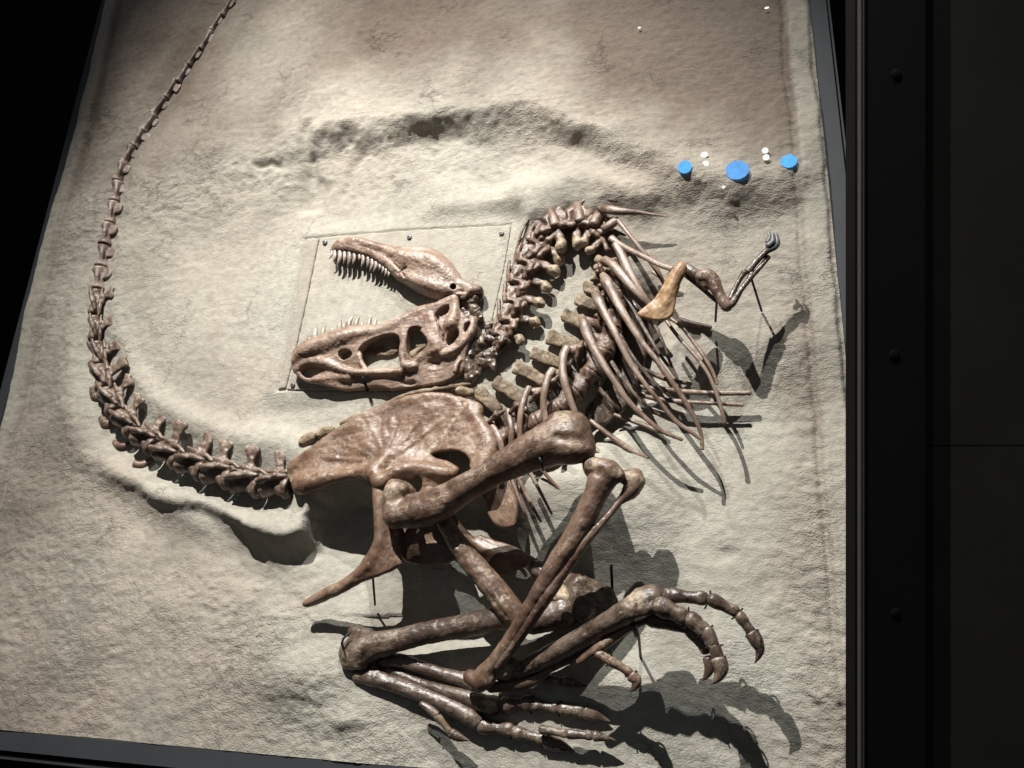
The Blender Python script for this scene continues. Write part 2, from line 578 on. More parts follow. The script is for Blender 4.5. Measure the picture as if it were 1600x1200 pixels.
def surface_nets(Fv, org, st):
    s = Fv < 0
    cs = [slice(None, -1), slice(1, None)]
    cnt = np.zeros(tuple(n - 1 for n in Fv.shape), np.int8)
    for i in (0, 1):
        for j in (0, 1):
            for k in (0, 1):
                cnt += s[cs[i], cs[j], cs[k]]
    act = np.argwhere((cnt > 0) & (cnt < 8))
    idx = np.full(cnt.shape, -1, np.int64)
    idx[tuple(act.T)] = np.arange(len(act))
    acc = np.zeros((len(act), 3)); n = np.zeros(len(act))
    corners = [(i, j, k) for i in (0, 1) for j in (0, 1) for k in (0, 1)]
    for a in corners:
        for ax in range(3):
            if a[ax]:
                continue
            b = list(a); b[ax] = 1
            fa = Fv[act[:, 0] + a[0], act[:, 1] + a[1], act[:, 2] + a[2]]
            fb = Fv[act[:, 0] + b[0], act[:, 1] + b[1], act[:, 2] + b[2]]
            m = (fa < 0) != (fb < 0)
            t = fa[m] / (fa[m] - fb[m])
            p = np.tile(np.array(a, float), (m.sum(), 1)); p[:, ax] = t
            acc[m] += p; n[m] += 1
    V = org + (act + acc / np.maximum(n, 1)[:, None]) * st
    quads = []
    for ax in range(3):
        o1, o2 = (ax + 1) % 3, (ax + 2) % 3
        sl0 = [slice(None)] * 3; sl1 = [slice(None)] * 3
        sl0[ax] = slice(None, -1); sl1[ax] = slice(1, None)
        for q in (o1, o2):
            sl0[q] = slice(1, -1); sl1[q] = slice(1, -1)
        a, b = s[tuple(sl0)], s[tuple(sl1)]
        e = np.argwhere(a != b)
        flip = a[tuple(e.T)]
        e = e.copy(); e[:, o1] += 1; e[:, o2] += 1
        def cell(d1, d2):
            c = e.copy(); c[:, o1] += d1; c[:, o2] += d2
            return idx[tuple(c.T)]
        q = np.stack([cell(-1, -1), cell(0, -1), cell(0, 0), cell(-1, 0)], 1)
        q[~flip] = q[~flip][:, ::-1]
        quads.append(q)
    Q = np.concatenate(quads)
    return V, Q[(Q >= 0).all(1)]


def field_mesh(ops, res, noise=(0.0, 40.0), fine=(0.0, 120.0)):
    los, his = zip(*[p.bounds() for kind, p, k in ops if kind == 'add'])
    lo = np.min(los, 0) - 3.5 * res; hi = np.max(his, 0) + 3.5 * res
    n = np.ceil((hi - lo) / res).astype(int) + 1
    X = (lo[0] + np.arange(n[0]) * res)[:, None, None]
    Y = (lo[1] + np.arange(n[1]) * res)[None, :, None]
    Z = (lo[2] + np.arange(n[2]) * res)[None, None, :]
    X, Y, Z = (a.astype(np.float32) for a in (X, Y, Z))
    Fv = None
    for kind, p, k in ops:
        d = p(X, Y, Z)
        if kind == 'add':
            Fv = smin(Fv, d, k) if Fv is not None else np.broadcast_to(d, tuple(n)).astype(np.float32)
        else:
            Fv = -smin(-Fv, np.broadcast_to(d, tuple(n)), k)
    for amp, sc in (noise, fine):
        if amp:
            near = np.abs(Fv) < 4 * res + 2 * amp
            ii = np.argwhere(near)
            Fv[near] += amp * 2 * vnoise3(lo[0] * sc + ii[:, 0] * res * sc + 31, lo[1] * sc + ii[:, 1] * res * sc + 7, lo[2] * sc + ii[:, 2] * res * sc + 13)
    return surface_nets(Fv, lo, res)


def cream_of(V, spots):
    c = np.zeros(len(V))
    for x, y, h, r, w in spots:
        p = loc(x, y, h); rr = r * mpp(x, y)
        d2 = (V[:, 0] - p[0]) ** 2 + (V[:, 1] - p[1]) ** 2
        c = np.maximum(c, w * np.exp(-d2 / (rr * rr)))
    return c


def bone(name, ops, mat, parent, res=0.003, noise=(0.0015, 45), fine=(0.0, 120), spots=()):
    V, Q = field_mesh(ops, res, noise, fine)
    return put(name, V, Q, mat, parent, True, cream_of(V, spots))


def chain(pts, flat=1.0, smooth=3):
    P = L4(pts)
    if len(P) > 2 and smooth:
        P = catmull(P, smooth)
    return Chain(P, flat)


def outline(pts, h, smooth=3):
    """traced closed outline (photo x, y) lifted to height h; h may be a function of x, y"""
    P = []
    for x, y in pts:
        hh = h(x, y) if callable(h) else h
        P.append(loc(x, y, hh)[:2])
    return catmull(np.array(P), smooth, True) if smooth else np.array(P)


def plane_h(ctrl):
    """height over (u, v) from control points (x, y, h), inverse-distance weighted"""
    C = np.array([[*loc(x, y, h)[:2], h] for x, y, h in ctrl])

    def f(u, v):
        w = 0; s = 0
        for cu, cv, ch in C:
            k = 1.0 / ((u - cu) ** 2 + (v - cv) ** 2 + 0.0015) ** 1.5
            w = w + k; s = s + k * ch
        return s / w
    return f


def px_h(ctrl):
    C = np.array(ctrl, float)

    def f(x, y):
        k = 1.0 / ((C[:, 0] - x) ** 2 + (C[:, 1] - y) ** 2 + 240.0) ** 1.5
        return float((k * C[:, 2]).sum() / k.sum())
    return f


# ------------------------------------------------------------------ swept bones
def sweep_local(P, flat=1.0, sides=12, lump=0.06, capn=3, cream=None):
    P = np.asarray(P, float)
    c, r = P[:, :3], P[:, 3]
    T = np.gradient(c, axis=0)
    T /= np.linalg.norm(T, axis=1)[:, None] + 1e-12
    # round the two ends
    pre = [(c[0] - T[0] * r[0] * 0.8 * flat * math.sin(a), r[0] * math.cos(a)) for a in np.linspace(1.5, 0.25, capn)]
    post = [(c[-1] + T[-1] * r[-1] * 0.8 * flat * math.sin(a), r[-1] * math.cos(a)) for a in np.linspace(0.25, 1.5, capn)]
    c = np.concatenate([np.array([p[0] for p in pre]), c, np.array([p[0] for p in post])])
    r = np.concatenate([[p[1] for p in pre], r, [p[1] for p in post]])
    T = np.concatenate([np.repeat(T[:1], capn, 0), T, np.repeat(T[-1:], capn, 0)])
    S = np.cross(T, np.array([0, 0, 1.0])); ln = np.linalg.norm(S, axis=1)[:, None]
    S = np.where(ln > 1e-3, S / (ln + 1e-9), np.array([1.0, 0, 0]))
    B = np.cross(S, T)
    th = np.linspace(0, 2 * math.pi, sides, endpoint=False)
    ph = rng.random(4) * 6
    n = len(c)
    s = np.arange(n)[:, None] / 3.0
    w = 1 + lump * (np.sin(th[None] * 2 + s * 0.9 + ph[0]) * 0.6 + np.sin(th[None] * 3 - s * 1.7 + ph[1]) * 0.4)
    V = c[:, None, :] + r[:, None, None] * w[..., None] * (S[:, None, :] * np.cos(th)[None, :, None] + B[:, None, :] * flat * np.sin(th)[None, :, None])
    V = V.reshape(-1, 3)
    i = np.arange(n - 1)[:, None] * sides; j = np.arange(sides)[None]
    j2 = (j + 1) % sides
    Q = np.stack([i + j, i + sides + j, i + sides + j2, i + j2], -1).reshape(-1, 4)
    faces = [tuple(q) for q in Q.tolist()]
    faces.append(tuple(range(sides))); faces.append(tuple(reversed(range((n - 1) * sides, n * sides))))
    return V, faces


def sweep(name, pts, mat, parent, flat=1.0, sides=12, smooth=5, lump=0.06, spots=()):
    P = L4(pts)
    P = catmull(P, smooth) if len(P) > 1 and smooth else P
    P[:, 3] = np.maximum(P[:, 3], 0.0004)
    V, faces = sweep_local(P, flat, sides, lump)
    return put(name, V, faces, mat, parent, True, cream_of(V, spots))


def ring_local(c, axis, rad, wire, arc=(0, 2 * math.pi), n=18):
    a = np.asarray(axis, float); a /= np.linalg.norm(a)
    e1 = np.cross(a, [0, 0, 1.0]); e1 /= np.linalg.norm(e1) + 1e-9
    e2 = np.cross(a, e1)
    t = np.linspace(arc[0], arc[1], n)
    P = np.asarray(c)[None] + rad * (np.cos(t)[:, None] * e1 + np.sin(t)[:, None] * e2)
    return np.concatenate([P, np.full((n, 1), wire)], 1)


def box_uv(u0, u1, v0, v1, h0, h1):
    V = [(u, v, h) for h in (h0, h1) for v in (v0, v1) for u in (u0, u1)]
    Fc = [(0, 2, 3, 1), (4, 5, 7, 6), (0, 1, 5, 4), (2, 6, 7, 3), (0, 4, 6, 2), (1, 3, 7, 5)]
    return np.array(V), Fc


def disc(c, rad, thick, n=24, dome=0.3):
    """small domed round button lying in the slab plane"""
    V = []; Fc = []
    prof = [(1.0, 0.0), (1.0, 0.6), (0.93, 0.9), (0.6, 1.0 + dome * 0.3), (0.25, 1.0 + dome * 0.4)]
    for rr, hh in prof:
        for k in range(n):
            a = 2 * math.pi * k / n
            V.append((c[0] + rad[0] * rr * math.cos(a), c[1] + rad[1] * rr * math.sin(a), c[2] + thick * hh))
    for i in range(len(prof) - 1):
        for k in range(n):
            k2 = (k + 1) % n
            Fc.append((i * n + k, i * n + k2, (i + 1) * n + k2, (i + 1) * n + k))
    Fc.append(tuple((len(prof) - 1) * n + k for k in range(n)))
    Fc.append(tuple(reversed(range(n))))
    return np.array(V), Fc


# ================================================================== THE SETTING
U0, U1, V0, V1 = -2.568, 1.213, -1.381, 2.75


def polydist(pts, x, y):
    d = np.full(x.shape, 1e9)
    for (ax, ay), (bx, by) in zip(pts[:-1], pts[1:]):
        ex, ey = bx - ax, by - ay
        t = np.clip(((x - ax) * ex + (y - ay) * ey) / (ex * ex + ey * ey), 0, 1)
        d = np.minimum(d, (x - ax - t * ex) ** 2 + (y - ay - t * ey) ** 2)
    return np.sqrt(d)


TAIL_LINE = [(372, -5), (334, 50), (299, 103), (261, 158), (226, 210), (194, 264), (178, 331), (163, 400), (152, 471), (150, 530), (160, 590), (190, 660), (258, 712), (341, 747), (428, 764)]
PANEL_OUT = [(477, 372), (499, 369.5), (640, 358.5), (800, 350), (788, 420), (768, 508), (742, 605), (620, 612), (432, 611), (455, 490)]


def relief(x, y, u, v):
    """height of the sculpted rock at photo position x, y (slab frame u, v)"""
    n_big = fbm2(u * 1.3 + 3, v * 1.3, 3)
    n_mid = fbm2(u * 5 + 9, v * 5 + 2, 4, 0.55)
    wx = x + 26 * fbm2(u * 3.1, v * 3.1 + 8, 3); wy = y + 26 * fbm2(u * 3.1 + 40, v * 3.1, 3)
    jx = wx + 9 * fbm2(u * 9 + 3, v * 9, 3); jy = wy + 12 * fbm2(u * 9, v * 9 + 9, 3)
    h = 0.034 * n_big
    # upper bank with its ragged brow
    yA = np.interp(wx, [100, 330, 480, 560, 640, 700, 760, 820, 880, 930, 990, 1060, 1140, 1220, 1290], [330, 265, 222, 212, 196, 186, 184, 178, 190, 214, 240, 262, 280, 262, 200])
    aA = np.interp(x, [60, 250, 420, 500, 600, 700, 800, 930, 1020, 1100, 1200, 1290], [0.005, 0.015, 0.035, 0.085, 0.085, 0.092, 0.08, 0.082, 0.065, 0.05, 0.03, 0.02]) * (1 + 0.12 * fbm2(u * 6, v * 2, 2))
    wA = np.interp(x, [60, 420, 500, 590, 660, 740, 830, 900, 970, 1060, 1250], [160, 120, 36, 46, 38, 40, 56, 44, 54, 90, 100])
    dA = wy - yA + 5 * fbm2(u * 12, v * 12 + 9, 4, .5)
    h = h + aA * (1 - sstep(0, wA, dA)) * (0.55 + 0.45 * np.exp(-np.maximum(-dA, 0) / 70))
    # vertical gully left of the brow, smaller scars
    h = h - 0.035 * np.exp(-polydist([(495, 222), (490, 262), (478, 305)], wx, wy) ** 2 / 12 ** 2) - 0.02 * np.exp(-polydist([(560, 250), (530, 290)], wx, wy) ** 2 / 9 ** 2)
    h = h - 0.02 * np.exp(-polydist([(398, 268), (420, 262), (440, 268)], wx, wy) ** 2 / 6 ** 2)
    # rock swelling round the neck
    neck = polydist([(805, 470), (812, 400), (822, 350), (850, 312), (900, 290), (955, 300), (1010, 318)], x, y)
    h = h + 0.055 * np.exp(-(neck / 26) ** 2)
    h = h + 0.035 * np.exp(-polydist([(850, 345), (890, 325), (930, 328)], x, y) ** 2 / 22 ** 2)
    h = h + 0.032 * sstep(110, 0, polydist([(850, 285), (930, 265), (1010, 285), (1080, 325)], wx, wy))
    # bank over the top right corner of the skull panel
    h = h + 0.032 * np.exp(-polydist([(700, 322), (780, 315), (812, 298)], wx, wy) ** 2 / 32 ** 2)
    # diagonal hollow of the fore limb
    h = h - 0.025 * np.exp(-polydist([(1060, 335), (1140, 350), (1230, 325)], wx, wy) ** 2 / 45 ** 2)
    h = h + 0.022 * np.exp(-polydist([(1080, 290), (1160, 305), (1250, 285)], wx, wy) ** 2 / 34 ** 2)
    # hollow in which the legs lie
    ledge = np.interp(jx, [120, 180, 230, 290, 340, 400, 450, 476, 492, 530, 600, 700, 800, 1000], [690, 722, 745, 770, 792, 822, 834, 826, 765, 735, 725, 715, 735, 760])
    dB = (0.6 * wy + 0.4 * jy) - ledge
    wB = np.interp(x, [300, 450, 490, 700, 850], [60, 55, 45, 60, 140])
    diag = ((wx - 270) * 205 - (wy - 780) * 160) / 260.0
    left_line = np.where(y < 960, diag, (wx - 430) * 0.9 - (wy - 985) * 0.25)
    pit = sstep(0, wB, dB) * (0.22 * sstep(-15, 50, left_line) + 0.78 * sstep(50, 190, left_line)) * (1 - 0.75 * sstep(950, 1070, y)) * (1 - 0.45 * sstep(700, 880, x)) * (1 - sstep(900, 1150, x))
    h = h - 0.15 * pit
    h = h - 0.030 * sstep(0, 30, dB) * (1 - sstep(60, 200, dB)) * sstep(150, 230, x) * (1 - sstep(380, 460, x))
    h = h + 0.02 * np.exp(-(dB / 22.0) ** 2) * sstep(150, 200, x) * (1 - sstep(470, 520, x))
    # lumps by the left foot
    h = h + 0.035 * np.exp(-((x - 470) / 60) ** 2 - ((y - 1060) / 45) ** 2) + 0.02 * np.exp(-((x - 540) / 30) ** 2 - ((y - 1125) / 18) ** 2)
    # dark hollow under the rib cage and right flat
    h = h - 0.19 * np.exp(-polydist([(990, 490), (965, 560), (945, 620), (890, 660), (840, 690)], x, y) ** 2 / 40 ** 2)
    h = h - 0.03 * sstep(1000, 1080, x) * sstep(520, 640, y)
    h = h - 0.010 * np.exp(-((wx - 1140) / 26) ** 2 - ((wy - 858) / 16) ** 2)
    # bed of the tail
    td = polydist(TAIL_LINE, x, y)
    big = sstep(480, 700, y)
    h = h - (0.012 + 0.016 * big) * np.exp(-(td / (14 + 24 * big)) ** 2)
    h = h + (0.012 + 0.018 * big) * np.exp(-((td - 34 - 36 * big) / (12 + 16 * big)) ** 2)
    # smooth margins with a crease beside them
    du = np.minimum(u - U0, U1 - u)
    dl = (u - U0) + 0.012 * fbm2(v * 4, u * 0, 3); dr = (U1 - u) + 0.02 * fbm2(v * 5 + 3, u * 0, 3)
    for dd, wid in ((dl, 0.10), (dr, 0.085)):
        h = h + 0.016 * sstep(wid + 0.03, wid, dd) - 0.014 * np.exp(-((dd - wid - 0.02) / 0.014) ** 2)
        h = h - 0.02 * sstep(0.02, 0.0, dd)
    # roughness
    rough = 0.35 + 0.55 * np.exp(-((dA - 30) / 60) ** 2) + 0.6 * sstep(1180, 1290, x) + 0.6 * np.exp(-((diag + 30) / 90) ** 2) * sstep(850, 950, y) + 0.35 * sstep(300, 100, x)
    core = np.exp(-((x - 640) / 260) ** 2 - ((y - 480) / 150) ** 2)
    rough = rough * (1 - 0.7 * core) * (1 - 0.6 * sstep(0.11, 0.07, du))
    h = h + 0.007 * n_mid * (0.4 + rough)
    ridge = 1 - 2 * np.abs(fbm2(u * 11 + 1.5 * n_mid, v * 17 + 4, 4, 0.55))
    h = h + 0.0045 * ridge * rough + 0.0035 * fbm2(u * 34, v * 48, 3, 0.6) * (0.3 + rough)
    # bed of the skull panel
    inp = poly_sdf(np.array(PANEL_OUT, float), x, y)
    w = sstep(34, 2, inp)
    h = h * (1 - w) + w * 0.004
    w = sstep(0.3, -1.0, inp)
    h = h * (1 - w) + w * (-0.004)
    return h, rough, core, td, pit, dA


def rock_h(x, y):
    p = loc(x, y, 0.0)
    return float(relief(np.array([[x]], float), np.array([[y]], float), np.array([[p[0]]]), np.array([[p[1]]]))[0][0, 0])


def build_rock():
    st = 0.0068
    us = np.linspace(U0, U1, int((U1 - U0) / st) + 1)
    vv = np.linspace(V0, V1, int((V1 - V0) / st) + 1)
    Ug, Vg = np.meshgrid(us, vv, indexing='ij')
    x, y = to_px(Ug, Vg, np.zeros_like(Ug))
    h, rough, core, td, pit, dA = relief(x, y, Ug, Vg)
    n1 = fbm2(Ug * 2.2 + 50, Vg * 2.2, 4)
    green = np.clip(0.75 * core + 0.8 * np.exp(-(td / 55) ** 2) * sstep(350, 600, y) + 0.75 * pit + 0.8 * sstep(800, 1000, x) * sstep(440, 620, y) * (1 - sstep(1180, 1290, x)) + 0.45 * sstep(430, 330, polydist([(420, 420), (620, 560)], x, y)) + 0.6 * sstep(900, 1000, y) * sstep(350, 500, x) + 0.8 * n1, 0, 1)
    warm_dim = np.clip(0.95 * sstep(40, -150, dA) * (0.55 + 0.45 * sstep(350, 800, x)) + 0.5 * sstep(850, 1050, x) * sstep(420, 250, y) + 0.5 * sstep(1190, 1300, x) + 0.35 * sstep(330, 60, x) + 1.0 * (n1 - 0.06), 0, 1) * (1 - 0.8 * core)  # brown wash, deepened up top in place of light falling off
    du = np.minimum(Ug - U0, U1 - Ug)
    warm_dim = warm_dim * (1 - 0.7 * sstep(0.11, 0.08, du)); green = np.maximum(green, 0.5 * sstep(0.11, 0.08, du))
    tint = np.stack([green, warm_dim, np.clip(rough * 0.8, 0, 1), np.ones_like(green)], -1).reshape(-1, 4)
    nu, nv = Ug.shape
    Vt = np.stack([Ug, Vg, h], -1).reshape(-1, 3)
    i = np.arange(nu - 1)[:, None] * nv; j = np.arange(nv - 1)[None]
    Q = np.stack([i + j, i + nv + j, i + nv + j + 1, i + j + 1], -1).reshape(-1, 4)
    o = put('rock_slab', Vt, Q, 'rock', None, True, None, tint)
    return o


rock = build_rock()
tag(rock, 'sculpted grey beige rock slab leaning back behind the dinosaur skeleton', 'rock slab', kind='structure')

# rock backing and dark edging round the slab
frame = empty_at('slab_frame', (0, V0, -0.05))
tag(frame, 'slate grey metal edging round the leaning rock slab', 'frame')
EW = 0.055
for nm, (a, b, c, d) in {'left_rail': (U0 - EW, U0 - 0.002, V0 - EW, V1), 'right_rail': (U1 + 0.002, U1 + EW + 0.01, V0 - EW, V1), 'bottom_rail': (U0 - 0.001, U1 + 0.001, V0 - 0.075, V0 - 0.002)}.items():
    V, Fc = box_uv(a, b, c, d, -0.10, -0.012)
    put('rail', V, Fc, 'edging', frame, False)
for a, b, c, d in ((U0 - EW - 0.022, U0 - EW - 0.012, V0 - 0.1, V1), (U1 + EW + 0.018, U1 + EW + 0.026, V0 - 0.1, V1), (U0 - 0.05, U1 + 0.05, V0 - 0.11, V0 - 0.095)):
    V, Fc = box_uv(a, b, c, d, -0.09, -0.03)
    put('lip', V, Fc, 'edging', frame, False)
V, Fc = box_uv(U0 - EW, U1 + EW, V0 - 0.06, V1, -0.44, -0.40)
bk = put('backing_board', V, Fc, 'void', frame, False)


# ------------------------------------------------------------------ world-space boxes for the case and the gallery
def wbox(name, x0, x1, y0, y1, z0, z1, mat, parent=None, bev=0.0):
    V, Fc = box_uv(x0, x1, y0, y1, z0, z1)
    c = V.mean(0)
    me = mesh_from(name, V - c, Fc, mat, False)
    o = link(name, me, parent)
    base = Vector(parent['origin']) if parent is not None else Vector((0, 0, 0))
    o.location = Vector(c) - base
    o['origin'] = tuple(float(q) for q in c)
    if bev:
        b = o.modifiers.new('bevel', 'BEVEL'); b.width = bev; b.segments = 2
    return o


PD = 1.72                                        # depth of the case post
pxw = lambda x, d: (x - 800) / F * d
pzw = lambda y, d: 1.6 - (y - 600) / F * d
post = link('case_post', None)
post.location = (pxw(1390, PD), PD, 0.0); post['origin'] = (pxw(1390, PD), PD, 0.0)
tag(post, 'black upright post of the display case with three screws', 'post')
wbox('upright', pxw(1350, PD), pxw(1447, PD), PD, PD + 0.06, 0.0, 3.2, 'black', post, 0.002)
wbox('trim_strip', pxw(1343.4, PD), pxw(1345.6, PD), PD - 0.003, PD + 0.03, 0.0, 3.2, 'trim', post)
wbox('trim_strip', pxw(1347.6, PD), pxw(1349.6, PD), PD - 0.003, PD + 0.03, 0.0, 3.2, 'trim', post)
wbox('trim_channel', pxw(1339.5, PD), pxw(1350, PD), PD + 0.012, PD + 0.06, 0.0, 3.2, 'black', post)
for sx, sy in ((1400, 116), (1397, 554), (1399, 958)):
    V, Fc = disc((0, 0, 0), (0.0108, 0.0108), 0.0012, 20)
    # a hex socket head: ring plus dark centre
    me = mesh_from('screw', V, Fc, 'black', True)
    s = link('screw', me, post)
    s.rotation_euler = (math.radians(90), 0, 0)
    s.location = Vector((pxw(sx, PD), PD - 0.0005, pzw(sy, PD))) - Vector(post['origin'])
    V, Fc = disc((0, 0, 0.0013), (0.0040, 0.0040), 0.0004, 6)
    s2 = link('socket', mesh_from('socket', V, Fc, 'black', False), s)

side = wbox('gallery_wall_panel', pxw(1448, PD), pxw(1448, PD) + 1.2, PD + 0.02, PD + 0.08, pzw(696.5, PD), 3.2, 'wall')
tag(side, 'dark matt wall panel beside the case post, above the seam', 'wall panel')
side2 = wbox('gallery_wall_panel', pxw(1448, PD), pxw(1448, PD) + 1.2, PD + 0.02, PD + 0.08, 0.0, pzw(698.5, PD), 'wall')
tag(side2, 'dark matt wall panel beside the case post, below the seam', 'wall panel')

bw = wbox('back_wall', -6, 5, 6.6, 6.7, -1.0, 7, 'void')
tag(bw, 'unlit black gallery wall far behind the slab', 'wall', kind='structure')
fl = wbox('floor', -6, 5, -0.5, 6.6, -0.12, -0.02, 'void')
tag(fl, 'dark gallery floor below the case', 'floor', kind='structure')

# ------------------------------------------------------------------ panel that carries the skull
panel = empty_at('mounting_panel', loc(610, 480, 0.0))
tag(panel, 'pale rock textured removable panel bolted on behind the skull', 'panel')


def flat_plate(name, pts, h0, h1, mat, parent, tintv, n=3, inset=0.0):
    P = np.array([loc(x, y, h1)[:2] for x, y in pts])
    lo, hi = P.min(0), P.max(0)
    st = 0.006
    us = np.arange(lo[0], hi[0] + st, st); vv = np.arange(lo[1], hi[1] + st, st)
    prof = Plate(P, h1 * 0.5 + h0 * 0.5, (h1 - h0) / 2, 0.0015)
    V, Q = field_mesh([('add', prof, 0)], 0.0055)
    top = V[:, 2] > h1 - 0.004
    V[:, 2] += np.where(top, 0.0035 * fbm2(V[:, 0] * 7, V[:, 1] * 7, 4), 0)
    tint = np.tile(np.array(tintv, float), (len(V), 1))
    nz = fbm2(V[:, 0] * 3 + 50, V[:, 1] * 3, 3)
    tint[:, 0] = np.clip(tint[:, 0] + 0.5 * nz, 0, 1)
    return put(name, V, Q, mat, parent, True, None, tint)


flat_plate('edge_strip', [(478.4, 372.8), (498, 371.1), (481, 455), (465, 530), (445.5, 606), (433.6, 609.3), (456.6, 490)], -0.012, 0.006, 'rock', panel, (0.5, 0.1, 0.12, 1))
flat_plate('face_sheet', [(499.6, 370.6), (640, 359.6), (798.6, 351.6), (787, 420), (766.5, 508), (740.5, 603), (620, 610.5), (446.8, 609), (466.3, 530), (482.3, 455)], -0.012, 0.007, 'rock', panel, (0.65, 0.0, 0.10, 1))
for bx, by in ((508, 379), (640, 371), (784, 365), (458, 602)):
    c = loc(bx, by, 0.0075); r = 4.0 * mpp(bx, by)
    V, Fc = disc(c, (r, r), 0.007, 18)
    b = put('bolt', V, Fc, 'bolt', panel)
    V, Fc = disc((c[0], c[1], c[2] + 0.0072), (r * 0.36, r * 0.36), 0.0012, 6)
    put('socket', V, Fc, 'black', b, False)

# ------------------------------------------------------------------ case-glass reflections added as emissive discs on the rock, no pane built
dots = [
    (1070, 261, 10.2, 10.5, 'cyan', 'light blue reflection in the case glass, farthest left of the three blue ones'),
    (1151.5, 266, 17.5, 15.5, 'blue', 'largest blue reflection in the case glass, in the middle of the three'),
    (1232.5, 252, 12, 11, 'cyan', 'light blue reflection in the case glass, nearest the right edge of the slab'),
    (1100.5, 242, 5.6, 4.8, 'white', 'white reflection dot, upper of the pair right of the left blue disc'),
    (1102.5, 256, 5, 5, 'white', 'white reflection dot, lower of the pair right of the left blue disc'),
    (1195.5, 235.5, 4.8, 5, 'white', 'white reflection dot, upper of the pair left of the right blue disc'),
    (1197, 246, 5, 5, 'white', 'white reflection dot, lower of the pair left of the right blue disc'),
    (1130.5, 292.5, 2.6, 2.2, 'white', 'tiny white reflection dot below the largest blue disc'),
    (999, 43.5, 2.4, 1.5, 'white', 'tiny white reflection fleck high on the bare upper rock'),
    (1198, 12.5, 3.4, 1.5, 'white', 'tiny white reflection fleck near the top right corner of the slab'),
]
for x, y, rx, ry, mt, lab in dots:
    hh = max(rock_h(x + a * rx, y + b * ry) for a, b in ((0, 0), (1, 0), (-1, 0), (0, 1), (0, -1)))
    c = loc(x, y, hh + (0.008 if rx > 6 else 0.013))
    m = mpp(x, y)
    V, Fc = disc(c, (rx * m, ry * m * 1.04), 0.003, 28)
    o = put('glass_reflection', V, Fc, mt)
    tag(o, lab, 'light', 'glass reflections over the upper rock')


# ================================================================== THE SKELETON
sk = empty_at('dinosaur_skeleton', loc(700, 700, 0.0))
tag(sk, 'brown fossil skeleton of a large meat-eating dinosaur curled on the rock slab', 'skeleton')


# ------------------------------------------------------------------ tail
def canon(ops, res, noise=(0.0, 4.0), creamf=None, mat='tail', name='vertebra'):
    V, Q = field_mesh(ops, res, noise)
    cr = creamf(V) if creamf is not None else np.zeros(len(V))
    return mesh_from(name, V, Q, mat, True, cr)


def vert_big(spine=1.0, lean=0.12, proc=1.0, seed=0):
    q = np.array
    j = lambda s: (random.random() - 0.5) * s
    sp = q([(-0.26, 0.42), (0.16, 0.42), (0.15 + lean, 0.9 * spine), (0.26 + lean + j(.08), 1.30 * spine), (0.14 + lean, 1.44 * spine), (-0.05 + lean, 1.38 * spine), (-0.20 + lean + j(.08), 1.45 * spine), (-0.31 + lean + j(.05), 1.25 * spine), (-0.19 + lean * 0.5, 0.85 * spine)])
    ops = [('add', Chain(q([(-0.40, 0, 0, .40), (-0.22, 0.02, 0, .33), (0.0, 0.03, 0, .27), (0.22, 0.02, 0, .33), (0.40, 0, 0, .40)])), 0),
           ('sub', Blob((-0.92, 0, 0), (0.48, 0.62, 0.62)), 0.06), ('sub', Blob((0.92, 0, 0), (0.48, 0.62, 0.62)), 0.06),
           ('add', Chain(q([(0, .25, .0, .2), (-0.02, .5, 0, .16)])), 0.12),
           ('add', Plate(catmull(sp, 3, True), 0.02, 0.075, 0.05, 0.02, 0.1), 0.10),
           ('add', Chain(q([(0.05, .22, .16, .13), (-0.06, .2, .40, .10)])), 0.08),
           ('add', Chain(q([(-0.46, .06, .50 * proc, .10), (-0.20, .17, .48 * proc, .15), (0.10, .26, .44 * proc, .15), (0.42, .36, .34 * proc, .07)])), 0.06),
           ('add', Chain(q([(0.10, .48, .14, .10), (0.36, .52, .18, .09), (0.66, .46, .18, .06)])), 0.08),
           ('add', Chain(q([(-0.12, .5, .10, .10), (-0.46, .55, .12, .07)])), 0.08),
           ('sub', Blob((0.05, 0.05, 0.36), (0.22, 0.13, 0.16)), 0.06)]
    return ops


def vert_slim(seed=0, spine=1.0):
    q = np.array
    j = lambda s: (random.random() - 0.5) * s
    sp = q([(-0.30, 0.15), (0.0, 0.15), (0.06, .45 * spine), (0.02 + j(.1), 0.72 * spine), (-0.26, 0.78 * spine), (-0.42 + j(.1), 0.62 * spine), (-0.36, .35)])
    return [('add', Chain(q([(-0.42, 0, 0, .30), (-0.2, 0.02, 0, .20), (0.0, 0.03, 0, .16), (0.2, 0.02, 0, .20), (0.42, 0, 0, .30)])), 0),
            ('sub', Blob((-0.92, 0, 0), (0.47, 0.5, 0.5)), 0.05), ('sub', Blob((0.92, 0, 0), (0.47, 0.5, 0.5)), 0.05),
            ('add', Plate(catmull(sp, 3, True), 0.0, 0.06, 0.04), 0.10),
            ('add', Chain(q([(-0.38, .05, .20, .08), (0.0, .14, .24, .09), (0.3, .12, .20, .06)])), 0.08)]


def cream_spine(V):
    return 0.45 * sstep(0.95, 1.4, V[:, 1]) + 0.30 * sstep(0.3, 0.5, np.abs(V[:, 0]))


big_meshes = [canon(vert_big(s, l, p), 0.04, (0.035, 7), cream_spine, 'tail', 'tail_vertebra') for s, l, p in ((1.0, -0.10, 1.0), (1.06, 0.0, 0.9), (0.94, -0.18, 1.08), (1.02, -0.05, 1.0), (0.9, -0.22, .92))]
slim_meshes = [canon(vert_slim(0, s), 0.04, (0.015, 5), lambda V: 0.3 * sstep(0.25, 0.5, np.abs(V[:, 0])), 'paletail', 'tail_vertebra') for s in (.8, .95, .7)]

